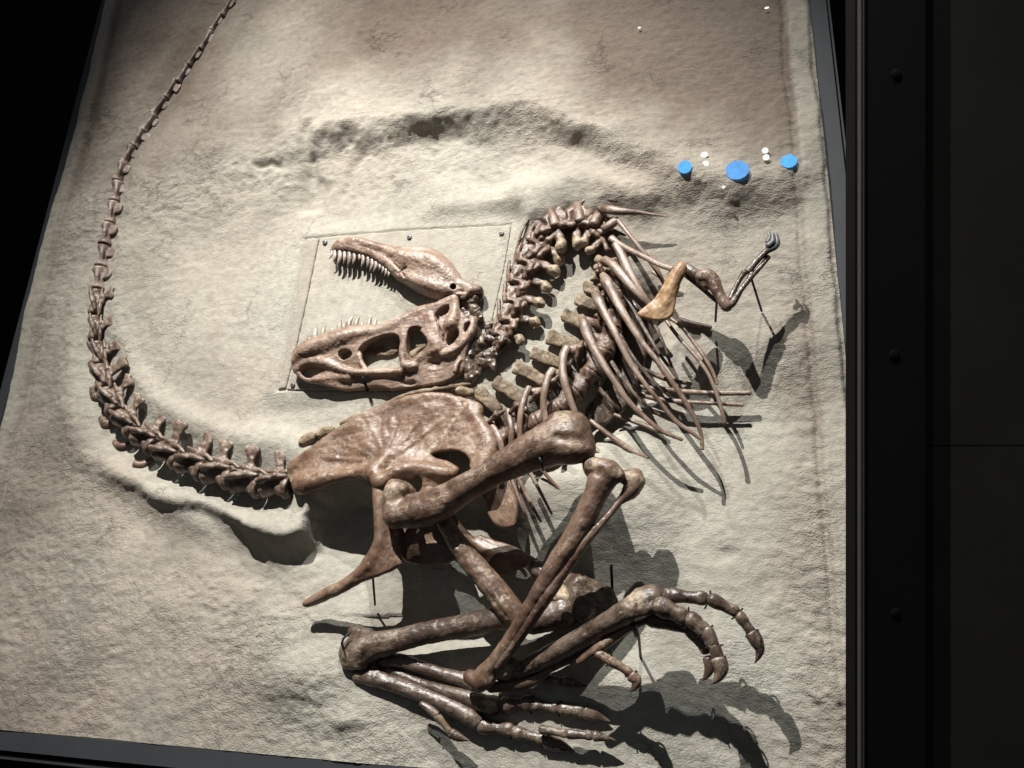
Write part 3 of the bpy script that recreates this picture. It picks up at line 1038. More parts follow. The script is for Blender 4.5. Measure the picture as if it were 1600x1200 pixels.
tail_c = [(432, 762, 46, 46), (388, 757, 46, 46), (344, 745, 45, 45), (302, 730, 44, 42), (264, 711, 42, 40), (228, 689, 41, 38), (196, 662, 40, 36), (173, 628, 39, 34), (160, 591, 38, 32), (153, 553, 38, 30), (149, 513, 38, 28), (151, 473, 37, 27), (156, 437, 35, 26), (162, 402, 35, 25), (168, 367, 34, 24), (175, 333, 34, 23), (181, 300, 33, 22), (189, 270, 32, 21), (201, 243, 31, 20), (216, 217, 30, 19), (232, 191, 30, 17), (249, 166, 30, 16), (267, 140, 31, 15), (285, 114, 31, 13), (303, 88, 31, 12), (321, 62, 31, 11), (338, 36, 31, 10), (355, 10, 31, 9), (372, -17, 31, 8)]


def place(name, me, x, y, h, ang_from, ang_to, size, parent, wid=None, rx=0.0):
    """copy of a vertebra whose X axis runs from photo point ang_from towards ang_to (head-wards)"""
    a = loc(*ang_from, h); b = loc(*ang_to, h)
    ang = math.atan2(b[1] - a[1], b[0] - a[0])
    p = loc(x, y, h)
    o = link(name, me, parent)
    m = mpp(x, y)
    s = size * m
    w = (wid if wid is not None else size) * m
    o.matrix_local = Matrix.Translation(Vector(p) - Vector(parent['origin'])) @ Matrix.Rotation(ang, 4, 'Z') @ Matrix.Rotation(rx, 4, 'X') @ Matrix.Diagonal((s, w, w, 1))
    o['origin'] = tuple(float(q) for q in p)
    return o


for i, (x, y, ln, wd) in enumerate(tail_c):
    nxt = tail_c[max(i - 1, 0)]; prv = tail_c[min(i + 1, len(tail_c) - 1)]
    if i < 12:
        me = big_meshes[(i * 2) % 5]; h = max(rock_h(x, y), -.012) + 0.036 - 0.0015 * i; w = wd * (1.0 if i < 9 else 0.9)
    else:
        me = slim_meshes[i % 3]; h = rock_h(x, y) + 0.008; w = wd * 1.45
    jit = random.uniform(-5, 5)
    place('tail_vertebra', me, x + random.uniform(-1.2, 1.2), y + random.uniform(-1.2, 1.2), h, prv[:2], (nxt[0] + jit * .4, nxt[1] + jit * .6), ln * random.uniform(1.0, 1.12), sk, w * random.uniform(.93, 1.08), random.uniform(-0.22, 0.12))

# chevrons on the outer side of the tail
for pts in ([(170, 585, .006, 4), (155, 580, .006, 4), (146, 574, .006, 6), (141, 566, .004, 5)], [(178, 622, .006, 4), (160, 622, .006, 5), (148, 618, .006, 7), (143, 606, .004, 4)],
            [(196, 655, .008, 4), (178, 660, .008, 5), (164, 662, .006, 7), (157, 652, .004, 4)], [(214, 688, .008, 4), (198, 695, .008, 5), (186, 697, .006, 6), (178, 690, .004, 4)],
            [(246, 712, .010, 5), (232, 720, .008, 5), (220, 726, .006, 6), (210, 725, .004, 6)], [(153, 545, .004, 4), (143, 543, .004, 4), (137, 535, .003, 3)]):
    pts = [(x, y, rock_h(x, y) + 0.004 + q, r) for x, y, q, r in pts]
    sweep('chevron', pts, 'brown', sk, 0.6, 10)

# ------------------------------------------------------------------ hips
hip_ctrl = [(455, 742, .045), (540, 690, .050), (612, 640, .040), (700, 622, .045), (750, 632, .050), (770, 690, .075), (740, 728, .09), (660, 690, .055), (600, 720, .060), (560, 745, .075), (490, 765, .070), (600, 765, .10), (660, 765, .10)]
hpx = px_h(hip_ctrl)
il = [(451, 740), (457, 722), (482, 705), (510, 685), (535, 667), (570, 647), (612, 630), (637, 620), (675, 615), (712, 619), (732, 624), (750, 630), (755, 640), (751, 654), (762, 665), (772, 680), (776, 700), (772, 718), (762, 735), (745, 742), (735, 733), (735, 720), (727, 710), (712, 705), (690, 706), (674, 711), (690, 718), (702, 722), (718, 733), (708, 748), (690, 760), (668, 772), (645, 785), (622, 796), (602, 796), (590, 785), (586, 765), (575, 756), (560, 751), (530, 752), (507, 762), (487, 770), (472, 773), (460, 766), (454, 752)]
hole = [(594, 772), (604, 756), (622, 747), (645, 748), (655, 741), (663, 748), (663, 762), (655, 774), (640, 784), (610, 800)]
bone('ilium', [('add', Plate(outline(il, hpx, 3), plane_h(hip_ctrl), 0.013, 0.010, 0.008, 0.03), 0),
               ('sub', Plate(outline(hole, 0.09, 3), 0.09, 0.3, 0.01), 0.012),
               ('add', chain([(592, 752, .115, 12), (588, 735, .105, 10), (600, 720, .082, 9), (614, 690, .062, 6), (612, 660, .052, 4)]), 0.03),
               ('add', chain([(470, 757, .072, 11), (500, 748, .078, 10), (540, 738, .082, 8), (580, 738, .09, 10)]), 0.035),
               ('add', chain([(598, 752, .12, 9), (620, 738, .115, 11), (650, 732, .11, 10), (690, 738, .115, 10), (705, 740, .11, 6)]), 0.025),
               ('add', chain([(458, 730, .050, 5), (500, 697, .052, 5), (570, 652, .046, 4), (640, 625, .044, 4), (700, 622, .046, 4)]), 0.03),
               ('sub', Blob(loc(530, 715, .105), (0.10, 0.05, 0.03)), 0.02),
               ('sub', Blob(loc(665, 665, .100), (0.17, 0.08, 0.032)), 0.03),
               ('add', chain([(735, 640, .055, 5), (752, 665, .068, 6), (764, 695, .082, 7), (755, 728, .09, 8)]), 0.04),
               *[('add', chain([(606 + (ex - 606) * .12, 722 + (ey - 722) * .12, .078, 2.0), ((606 + ex) / 2, (722 + ey) / 2, hpx((606 + ex) / 2, (722 + ey) / 2) + .009, 1.6), (ex, ey, hpx(ex, ey) + .006, 1.0)]), 0.016) for ex, ey in ((500, 715), (525, 690), (548, 672), (575, 655), (600, 645), (640, 633), (668, 640), (700, 650))],
               ('sub', chain([(735, 624, .085, 1.6), (712, 650, .08, 1.5), (690, 685, .078, 1.5), (672, 706, .08, 1.6)]), 0.004),
               ('sub', chain([(640, 648, .078, 1.0), (655, 668, .073, 1.2), (652, 680, .073, .8)]), 0.003)],
     'hip', sk, 0.004, (0.0025, 30), (0.001, 90), [(452, 745, .06, 12, .75), (575, 645, .05, 10, .4), (600, 722, .08, 10, .45), *[(735 - 63 * t, 624 + 82 * t, .06, 5, .8) for t in (0, .1, .2, .3, .4, .5, .6, .7, .8, .9, 1)]])
ish_h = px_h([(590, 770, .10), (590, 820, .10), (600, 870, .095), (550, 905, .075), (478, 943, .05)])
isch = [(586, 762), (590, 780), (586, 800), (587, 817), (585, 845), (575, 865), (560, 887), (545, 901), (530, 911), (507, 922), (490, 932), (476, 939), (475, 945), (482, 946), (507, 939), (540, 925), (562, 911), (595, 900), (620, 888), (630, 882), (626, 865), (618, 835), (612, 815), (618, 795), (612, 775), (600, 765)]
bone('ischium', [('add', Plate(outline(isch, ish_h, 3), plane_h([(590, 770, .10), (590, 820, .10), (600, 870, .095), (550, 905, .075), (478, 943, .05)]), 0.010, 0.009, 0.008, 0.02), 0),
                 ('add', chain([(592, 748, .10, 9), (593, 775, .11, 11), (596, 820, .108, 10), (594, 850, .105, 9), (575, 882, .095, 8), (545, 908, .08, 7), (510, 927, .064, 7), (480, 942, .055, 5)]), 0.02)],
     'hip', sk, 0.004, (0.002, 35), (0.001, 90))
# plates of the far side of the hips, in shade
far1 = [(735, 758), (755, 742), (780, 738), (804, 750), (810, 775), (810, 800), (806, 820), (792, 826), (774, 820), (763, 803), (758, 780)]
bone('ilium', [('add', Plate(outline(far1, -.01), -.01, .010, .008, .008, .03), 0)], 'hip', sk, 0.004, (0.002, 30))
far2 = [(745, 838), (775, 845), (805, 854), (833, 872), (836, 878), (812, 890), (785, 899), (765, 890)]
bone('ischium', [('add', Plate(outline(far2, -.05), -.05, .010, .008, .006, .02), 0), ('add', chain([(700, 800, -.02, 7), (725, 835, -.04, 7), (770, 865, -.05, 7), (830, 876, -.05, 5)]), .02)], 'hip', sk, 0.004, (0.002, 30))
far3 = [(612, 826), (650, 815), (690, 800), (712, 830), (722, 862), (700, 880), (650, 882), (628, 870)]
bone('pubis_apron', [('add', Plate(outline(far3, 0.0), 0.0, .009, .008, .006, .02), 0)], 'hip', sk, 0.004, (0.002, 30))
bone('pubis', [('add', chain([(672, 775, .10, 15), (690, 805, .09, 13), (706, 835, .085, 13), (722, 858, .085, 16), (745, 888, .08, 17), (772, 920, .075, 19), (795, 950, .07, 20), (812, 968, .06, 18)]), 0),
               ('sub', chain([(700, 838, .125, 3), (717, 858, .13, 4), (722, 872, .13, 2)]), .006),
               ('sub', chain([(745, 908, .125, 2.5), (768, 938, .12, 3), (790, 965, .11, 3)]), .006)],
     'brown', sk, 0.0032, (0.0022, 40), (0.001, 110), [(760, 905, .08, 28, .42), (785, 940, .08, 22, .55), (735, 868, .08, 16, .4)])

# ------------------------------------------------------------------ hind legs
FH = 0.16
bone('femur', [('add', chain([(622, 805, FH, 18), (645, 801, FH, 23), (680, 793, FH + .01, 23), (716, 770, FH + .02, 21), (755, 746, FH + .03, 20.5), (795, 724, FH + .04, 24), (840, 702, FH + .05, 30), (872, 690, FH + .05, 34), (890, 688, FH + .05, 34)]), 0),
               ('add', chain([(619, 768, FH, 18), (614, 785, FH, 17), (618, 806, FH, 18)]), 0.02),
               ('add', chain([(616, 760, FH - .01, 12), (632, 764, FH - .04, 11), (640, 775, FH - .07, 12)]), 0.012),
               ('add', chain([(640, 778, FH + .03, 6), (690, 765, FH + .05, 6), (728, 745, FH + .06, 5)]), 0.02),
               ('add', chain([(876, 664, FH + .055, 19), (897, 662, FH + .055, 19)]), 0.03),
               ('add', chain([(885, 706, FH + .075, 18), (911, 704, FH + .065, 19)]), 0.025),
               ('sub', chain([(868, 682, FH + .135, 4), (893, 686, FH + .135, 6), (930, 686, FH + .12, 8)]), 0.02),
               ('sub', Blob(loc(652, 782, FH + .08), (0.03, 0.02, 0.02)), 0.015)],
     'brown', sk, 0.004, (0.003, 20), (0.0012, 70), [(618, 770, FH, 26, .72), (635, 800, FH, 24, .5), (695, 778, FH, 26, .35), (790, 720, FH, 12, .45), (888, 663, FH, 20, .6), (908, 705, FH, 18, .55), (870, 690, FH, 30, .3)])
TH = 0.21
bone('tibia', [('add', chain([(928, 732, TH, 15), (950, 737, TH, 18), (938, 755, TH, 20), (930, 775, TH, 18), (915, 805, TH, 17), (898, 838, TH, 16), (872, 878, TH - .01, 16), (842, 930, TH - .04, 14), (805, 990, TH - .09, 12), (775, 1032, TH - .125, 12), (757, 1054, TH - .14, 15)]), 0),
               ('add', chain([(922, 724, TH + .01, 11), (945, 732, TH + .02, 12), (965, 742, TH + .01, 11)]), 0.015),
               ('add', chain([(735, 1058, TH - .15, 11), (752, 1066, TH - .14, 14), (764, 1060, TH - .14, 11)]), 0.015),
               ('sub', chain([(916, 838, TH + .055, 3), (893, 868, TH + .055, 3.5), (862, 915, TH + .03, 3)]), 0.008)],
     'brown', sk, 0.004, (0.002, 36), (0.001, 100), [(935, 724, TH, 20, .7), (968, 742, TH, 12, .6), (915, 838, TH, 14, .5), (752, 1068, TH, 16, .55), (895, 850, TH, 18, .4)])
bone('fibula', [('add', chain([(976, 745, TH - .02, 11), (990, 752, TH - .03, 15), (984, 768, TH - .03, 12), (968, 783, TH - .02, 6), (945, 812, TH - .01, 6), (915, 845, TH + .0, 8), (880, 893, TH - .01, 9), (848, 942, TH - .03, 9), (812, 995, TH - .08, 8), (778, 1040, TH - .12, 8)]), 0),
                ('add', chain([(995, 740, TH - .03, 8), (1000, 752, TH - .03, 7)]), 0.012)],
     'brown', sk, 0.004, (0.002, 36), (0.001, 100), [(990, 748, TH, 20, .65), (915, 842, TH, 12, .45)])
bone('tibia', [('add', chain([(548, 1018, .015, 18), (565, 1012, .015, 21), (590, 1006, .017, 19), (630, 998, .02, 17), (675, 987, .02, 17), (725, 978, .02, 18), (785, 966, .035, 19), (835, 970, .02, 20), (880, 955, .01, 25)]), 0),
                   ('add', chain([(546, 1034, .015, 13), (566, 1034, .02, 12)]), 0.015),
                   ('add', chain([(553, 985, .01, 9), (575, 990, .015, 8)]), 0.02),
                   ('add', chain([(548, 1020, .025, 14), (580, 1022, .025, 10), (640, 1002, .03, 6)]), 0.02)],
     'dark', sk, 0.004, (0.0022, 40), (0.001, 110), [(545, 1035, .05, 18, .95), (560, 1015, .05, 14, .55), (740, 975, .05, 22, .45), (790, 962, .05, 20, .45)])
bone('femur', [('add', chain([(840, 890, -.02, 14), (870, 905, -.02, 17), (900, 920, -.02, 22), (925, 935, -.02, 28), (938, 950, -.02, 26), (925, 975, -.02, 22)]), 0),
                   ('add', chain([(905, 915, .02, 18), (912, 950, .02, 22)]), 0.02),
                   ('add', chain([(948, 930, .0, 12), (955, 950, .0, 13)]), 0.02),
                   ('sub', Blob(loc(916, 935, .075), (.03, .05, .02)), .012)],
     'dark', sk, 0.004, (0.003, 34), (0.0012, 90), [(945, 930, 0, 16, .5), (880, 905, 0, 14, .45)])
bone('matrix_lump', [('add', chain([(868, 925, .0, 22), (885, 950, .0, 24), (875, 968, .0, 16)]), 0)], 'spine', sk, 0.004, (0.007, 40), (0.003, 90), [(875, 935, 0, 40, .85)])
bone('ankle_bone', [('add', chain([(772, 1040, .06, 14), (790, 1046, .06, 15), (800, 1038, .06, 10)]), 0)], 'spine', sk, 0.004, (0.006, 40), (0.002, 90), [(785, 1042, 0, 30, .6)])


def claw(parent, pts, mat='dark', flat=0.75):
    pts = [(x, y, h, r * 1.18) for x, y, h, r in pts]
    return sweep('claw', pts, mat, parent, flat, 12, 5, 0.02, [(pts[0][0], pts[0][1], 0, pts[0][3] * 0.9, .4)])


def toe(parent, a, b, ra, rm, rb, h0, h1, mat='dark'):
    (x0, y0), (x1, y1) = a, b
    ra, rm, rb = ra * 0.86, rm * 0.90, rb * 0.82
    L = lambda t: (x0 + (x1 - x0) * t, y0 + (y1 - y0) * t, h0 + (h1 - h0) * t)
    pts = [(*L(0.0), ra), (*L(0.18), ra * 1.0), (*L(0.45), rm * 1.02), (*L(0.72), rm * 1.0), (*L(0.9), rb), (*L(1.0), rb * 0.95)]
    P = catmull(L4(pts), 3)
    # the two condyles at the far joint
    d = P[-1, :3] - P[0, :3]; d /= np.linalg.norm(d)
    s = np.cross(d, [0, 0, 1.0]); m = mpp(x1, y1)
    ops = [('add', Chain(P), 0)]
    for sg in (-1, 1):
        e = P[-1, :3] + s * sg * rb * 0.45 * m + np.array([0, 0, rb * 0.25 * m])
        ops.append(('add', Chain(np.array([[*e, rb * 0.62 * m], [*(e - d * rb * 0.4 * m), rb * 0.6 * m]])), 0.004))
    V, Q = field_mesh(ops, 0.0022, (0.0012, 70))
    return put('toe_bone', V, Q, mat, parent, True, cream_of(V, [(x0, y0, 0, ra * 0.8, .36), (x1, y1, 0, rb * 0.8, .30)]))


def clip(parent, x, y, h, tox, toy, rad, arc=(-0.4, 3.6)):
    a = loc(x, y, h); b = loc(tox, toy, h)
    P = ring_local(a, b - a, rad * mpp(x, y), 1.25 * mpp(x, y), arc)
    V, Fc = sweep_local(P, 1.0, 6, 0.0, 2)
    return put('wire_clip', V, Fc, 'steel', parent)


# near foot, standing well off the rock
MH = 0.19
foot = empty_at('hind_foot', loc(900, 1010, MH), sk)
bone('metatarsal', [('add', chain([(782, 1053, MH - .155, 11), (800, 1050, MH - .15, 13), (835, 1036, MH - .13, 14), (885, 1010, MH - .085, 15), (935, 981, MH - .035, 15), (975, 958, MH, 17), (1000, 944, MH, 20), (1018, 934, MH, 17)]), 0),
                    ('add', chain([(1000, 930, MH - .01, 11), (1022, 924, MH - .01, 11)]), 0.012),
                    ('add', chain([(1006, 952, MH + .02, 11), (1018, 948, MH + .02, 10)]), 0.01),
                    ('sub', chain([(860, 1034, MH - .065, 2), (920, 1003, MH - .005, 2), (950, 985, MH + .025, 2)]), 0.006)],
     'dark', foot, 0.003, (0.0015, 45), (0.0008, 110), [(1005, 942, 0, 22, .62), (790, 1052, 0, 12, .5)])
bone('metatarsal', [('add', chain([(800, 1062, MH - .18, 6), (860, 1042, MH - .16, 8), (920, 1011, MH - .10, 10), (970, 982, MH - .045, 11), (1012, 960, MH - .04, 13)]), 0)], 'dark', foot, 0.003, (0.0015, 45))
bone('metatarsal', [('add', chain([(905, 1034, MH - .035, 5), (930, 1016, MH - .03, 7), (958, 997, MH - .03, 7), (985, 979, MH - .03, 6)]), 0)], 'brown', foot, 0.003, (0.0012, 60))
bone('metatarsal', [('add', chain([(768, 1074, .035, 8), (800, 1071, .035, 9), (832, 1064, .04, 8), (850, 1053, .05, 7), (858, 1046, .055, 6)]), 0)], 'brown', foot, 0.003, (0.0012, 60))
toe(foot, (1046, 930), (1098, 935), 13, 10, 12, MH, MH)
toe(foot, (1114, 938), (1148, 955), 12, 9, 10, MH, MH - .01)
toe(foot, (1157, 964), (1174, 988), 10, 8, 8.5, MH - .01, MH - .02)
claw(foot, [(1175, 990, MH - .02, 9), (1182, 1002, MH - .02, 8.5), (1187, 1015, MH - .025, 6), (1184, 1028, MH - .03, 3), (1179, 1036, MH - .03, .6)])
toe(foot, (1033, 948), (1066, 963), 17, 13, 14, MH + .02, MH + .02)
toe(foot, (1081, 968), (1099, 984), 14, 12, 12.5, MH + .02, MH + .02)
toe(foot, (1105, 988), (1114, 1008), 12.5, 11, 11, MH + .02, MH + .02)
toe(foot, (1117, 1013), (1121, 1026), 11, 10, 10, MH + .02, MH + .02)
claw(foot, [(1122, 1032, MH + .02, 11), (1126, 1045, MH + .02, 9.5), (1123, 1057, MH + .02, 6), (1116, 1065, MH + .02, 3), (1109, 1069, MH + .02, .6)])
toe(foot, (1020, 968), (1070, 978), 14, 12, 12, MH - .035, MH - .03)
toe(foot, (1078, 985), (1103, 1014), 11, 9, 10, MH - .03, MH - .02)
claw(foot, [(1108, 1030, MH - .02, 8), (1109, 1043, MH - .02, 7), (1104, 1055, MH - .02, 4), (1098, 1064, MH - .02, .6)])
toe(foot, (936, 1023), (950, 1030), 9, 8, 8, .16, .16, 'brown')
toe(foot, (955, 1033), (983, 1050), 9, 7, 8, .16, .15, 'brown')
claw(foot, [(988, 1056, .15, 8), (994, 1064, .15, 7), (991, 1074, .15, 4), (984, 1081, .15, .6)], 'brown')
toe(foot, (850, 1061), (872, 1065), 8, 7.5, 7.5, .03, .03)
claw(foot, [(882, 1066, .03, 7.5), (896, 1068, .03, 6), (917, 1072, .03, .8)])
for args in ((1106, 937, MH, 1114, 940, 13), (1152, 959, MH - .01, 1157, 964, 11), (1175, 989, MH - .02, 1178, 994, 10), (1073, 966, MH + .02, 1081, 968, 15), (1102, 986, MH + .02, 1105, 990, 13.5), (1116, 1010, MH + .02, 1117, 1014, 12.5), (1121, 1028, MH + .02, 1122, 1032, 11.5), (986, 1053, .15, 988, 1057, 9.5), (952, 1031, .16, 956, 1033, 10)):
    clip(foot, *args)

# far foot, lying low by the bottom edge
foot2 = empty_at('hind_foot', loc(700, 1110, .06), sk)
B = .022 + 0.5 * (rock_h(640, 1085) + rock_h(760, 1120))
bone('metatarsal', [('add', chain([(562, 1056, B, 12), (580, 1058, B, 14), (610, 1067, B, 13), (645, 1080, B, 12), (680, 1093, B, 12), (712, 1107, B, 13), (735, 1120, B, 14), (746, 1127, B, 13)]), 0), ('add', chain([(580, 1047, B, 7), (590, 1050, B, 7)]), .012)], 'dark', foot2, 0.003, (0.0015, 45), (0.0008, 110), [(562, 1056, 0, 10, .55), (735, 1120, 0, 14, .45)])
bone('metatarsal', [('add', chain([(608, 1048, B - .01, 7), (650, 1065, B - .01, 7), (688, 1078, B - .005, 9), (725, 1088, B, 11), (752, 1098, B, 14), (770, 1102, B, 15)]), 0)], 'dark', foot2, 0.003, (0.0015, 45), (0.0008, 110), [(770, 1098, 0, 16, .85)])
bone('metatarsal', [('add', chain([(597, 1034, B - .01, 9), (624, 1032, B - .01, 11), (650, 1040, B - .01, 10), (687, 1052, B - .01, 10), (722, 1062, B - .01, 11), (740, 1070, B - .01, 12)]), 0)], 'dark', foot2, 0.003, (0.0015, 45), (0.0008, 110))
bone('metatarsal', [('add', chain([(660, 1100, .03, 5), (674, 1110, .03, 6), (682, 1117, .03, 6)]), 0)], 'dark', foot2, 0.003)
toe(foot2, (683, 1119), (703, 1143), 7, 5.5, 6.5, .03, .03, 'spine')
claw(foot2, [(706, 1146, .03, 7), (718, 1152, .03, 5.5), (733, 1157, .03, .8)])
toe(foot2, (755, 1135), (797, 1140), 14, 10, 12, B, B)
toe(foot2, (806, 1144), (848, 1155), 12, 8.5, 10, B, B)
claw(foot2, [(856, 1159, B, 11), (874, 1165, B, 8.5), (890, 1171, B, 4), (898, 1174, B, .8)])
toe(foot2, (790, 1102), (826, 1098), 15, 11, 14, B, B, 'dark')
toe(foot2, (834, 1102), (868, 1106), 12, 8, 9, B, B, 'dark')
toe(foot2, (880, 1108), (908, 1112), 12, 11, 11.5, B, B, 'dark')
claw(foot2, [(916, 1113, B, 10), (932, 1118, B, 7.5), (946, 1124, B, 3), (953, 1127, B, .8)])
toe(foot2, (848, 1140), (882, 1146), 8, 6.5, 7.5, .03, .03)
toe(foot2, (890, 1147), (922, 1149), 8.5, 7, 8, .03, .03)
claw(foot2, [(930, 1150, .03, 7), (946, 1153, .03, 4.5), (962, 1157, .03, .8)])
for args in ((801, 1142, B, 808, 1145, 12), (874, 1107, B, 880, 1108, 11), (852, 1157, B, 857, 1160, 11), (831, 1101, B, 836, 1102, 13), (683, 1119, .03, 686, 1122, 7.5)):
    clip(foot2, *args)

# ------------------------------------------------------------------ back: spines, arches and bodies
sp = [((745, 612), (778, 640), 23), ((774, 598), (816, 624), 23), ((805, 574), (848, 594), 23), ((830, 552), (876, 568), 23), ((857, 526), (898, 542), 23), ((882, 493), (916, 508), 22), ((900, 469), (934, 480), 19), ((914, 450), (940, 458), 16), ((924, 432), (948, 438), 13), ((929, 418), (950, 424), 11), ((930, 405), (952, 410), 12)]
body = [(790, 683), (824, 668), (858, 648), (888, 625), (914, 597), (936, 565), (951, 532), (962, 500), (968, 470), (968, 444), (964, 420)]
bmesh_ops = lambda: [('add', Chain(np.array([(-0.40, 0, 0, .42), (-0.2, 0, 0, .34), (0.0, 0.0, 0, .27), (0.2, 0, 0, .34), (0.40, 0, 0, .42)])), 0),
                     ('sub', Blob((-0.92, 0, 0), (0.48, 0.62, 0.62)), 0.05), ('sub', Blob((0.92, 0, 0), (0.48, 0.62, 0.62)), 0.05),
                     ('add', Chain(np.array([(-0.05, .3, .05, .2), (-.05, .75, .12, .16), (0.0, 1.0, .16, .14)])), 0.1),
                     ('add', Chain(np.array([(-0.35, .70, .42, .08), (0.05, .78, .5, .12), (0.35, .85, .42, .07)])), 0.08),
                     ('add', Chain(np.array([(0, .75, .1, .12), (0.05, .78, .5, .12)])), 0.08),
                     ('sub', Blob((0.05, 0.1, 0.38), (0.18, 0.14, 0.14)), 0.05)]
back_me = canon(bmesh_ops(), 0.045, (0.02, 5), None, 'brown', 'back_vertebra')
for i, ((tx, ty), (bx, by), w) in enumerate(sp):
    ux, uy = bx - tx, by - ty
    L = math.hypot(ux, uy); ux /= L; uy /= L
    nx_, ny_ = -uy, ux
    k = w / 2.0
    h = 0.018
    j = lambda: random.uniform(-2.2, 2.2)
    pts = [(tx + nx_ * k * .9 + j(), ty + ny_ * k * .9 + j()), (tx - 1.5 * ux + j(), ty - 1.5 * uy + j()), (tx - nx_ * k * .9 + j(), ty - ny_ * k * .9 + j()), (tx - nx_ * k * .95 + ux * L * .4 + j(), ty - ny_ * k * .95 + uy * L * .4), (bx - nx_ * k * .8, by - ny_ * k * .8), (bx + ux * 6, by + uy * 6), (bx + nx_ * k * .8, by + ny_ * k * .8), (tx + nx_ * k * .9 + ux * L * .45 + j(), ty + ny_ * k * .8 + uy * L * .45)]
    x, y = body[i]
    prev, nxt = body[max(i - 1, 0)], body[min(i + 1, len(body) - 1)]
    bv = place('back_vertebra', back_me, x, y, 0.03, prev, nxt, 38 if i < 7 else 28, sk, 40 if i < 7 else 30)
    bv_par = bv
    ops = [('add', Plate(outline(pts, h, 2), h, .012, .007, .004, .02), 0), ('add', chain([(bx, by, h - .005, k * .5), ((bx + x) / 2, (by + y) / 2, h - .01, k * .45), (x, y, .02, k * .5)]), .015)]
    V, Q = field_mesh(ops, 0.0028, (0.004, 38), (0.0015, 100))
    put('neural_spine', V, Q, 'spine', sk, True, cream_of(V, [(tx, ty, h, 12, .5), (tx + ux * 18, ty + uy * 18, h, 10, .3)]))
# small ochre fragments along the upper edge of the hip bone
for pts in ([(475, 690, .02, 9), (486, 684, .02, 8)], [(503, 678, .02, 9), (518, 672, .02, 7)], [(537, 662, .02, 6), (565, 650, .02, 5), (590, 638, .02, 4)], [(600, 634, .025, 4), (640, 616, .025, 4), (690, 607, .025, 4), (735, 600, .02, 3)], [(720, 612, .03, 8), (735, 614, .03, 7)]):
    bone('sacral_spine', [('add', chain(pts), 0)], 'spine', sk, 0.003, (0.004, 45), (0.0015, 100), [(pts[0][0], pts[0][1], 0, 8, .6)])

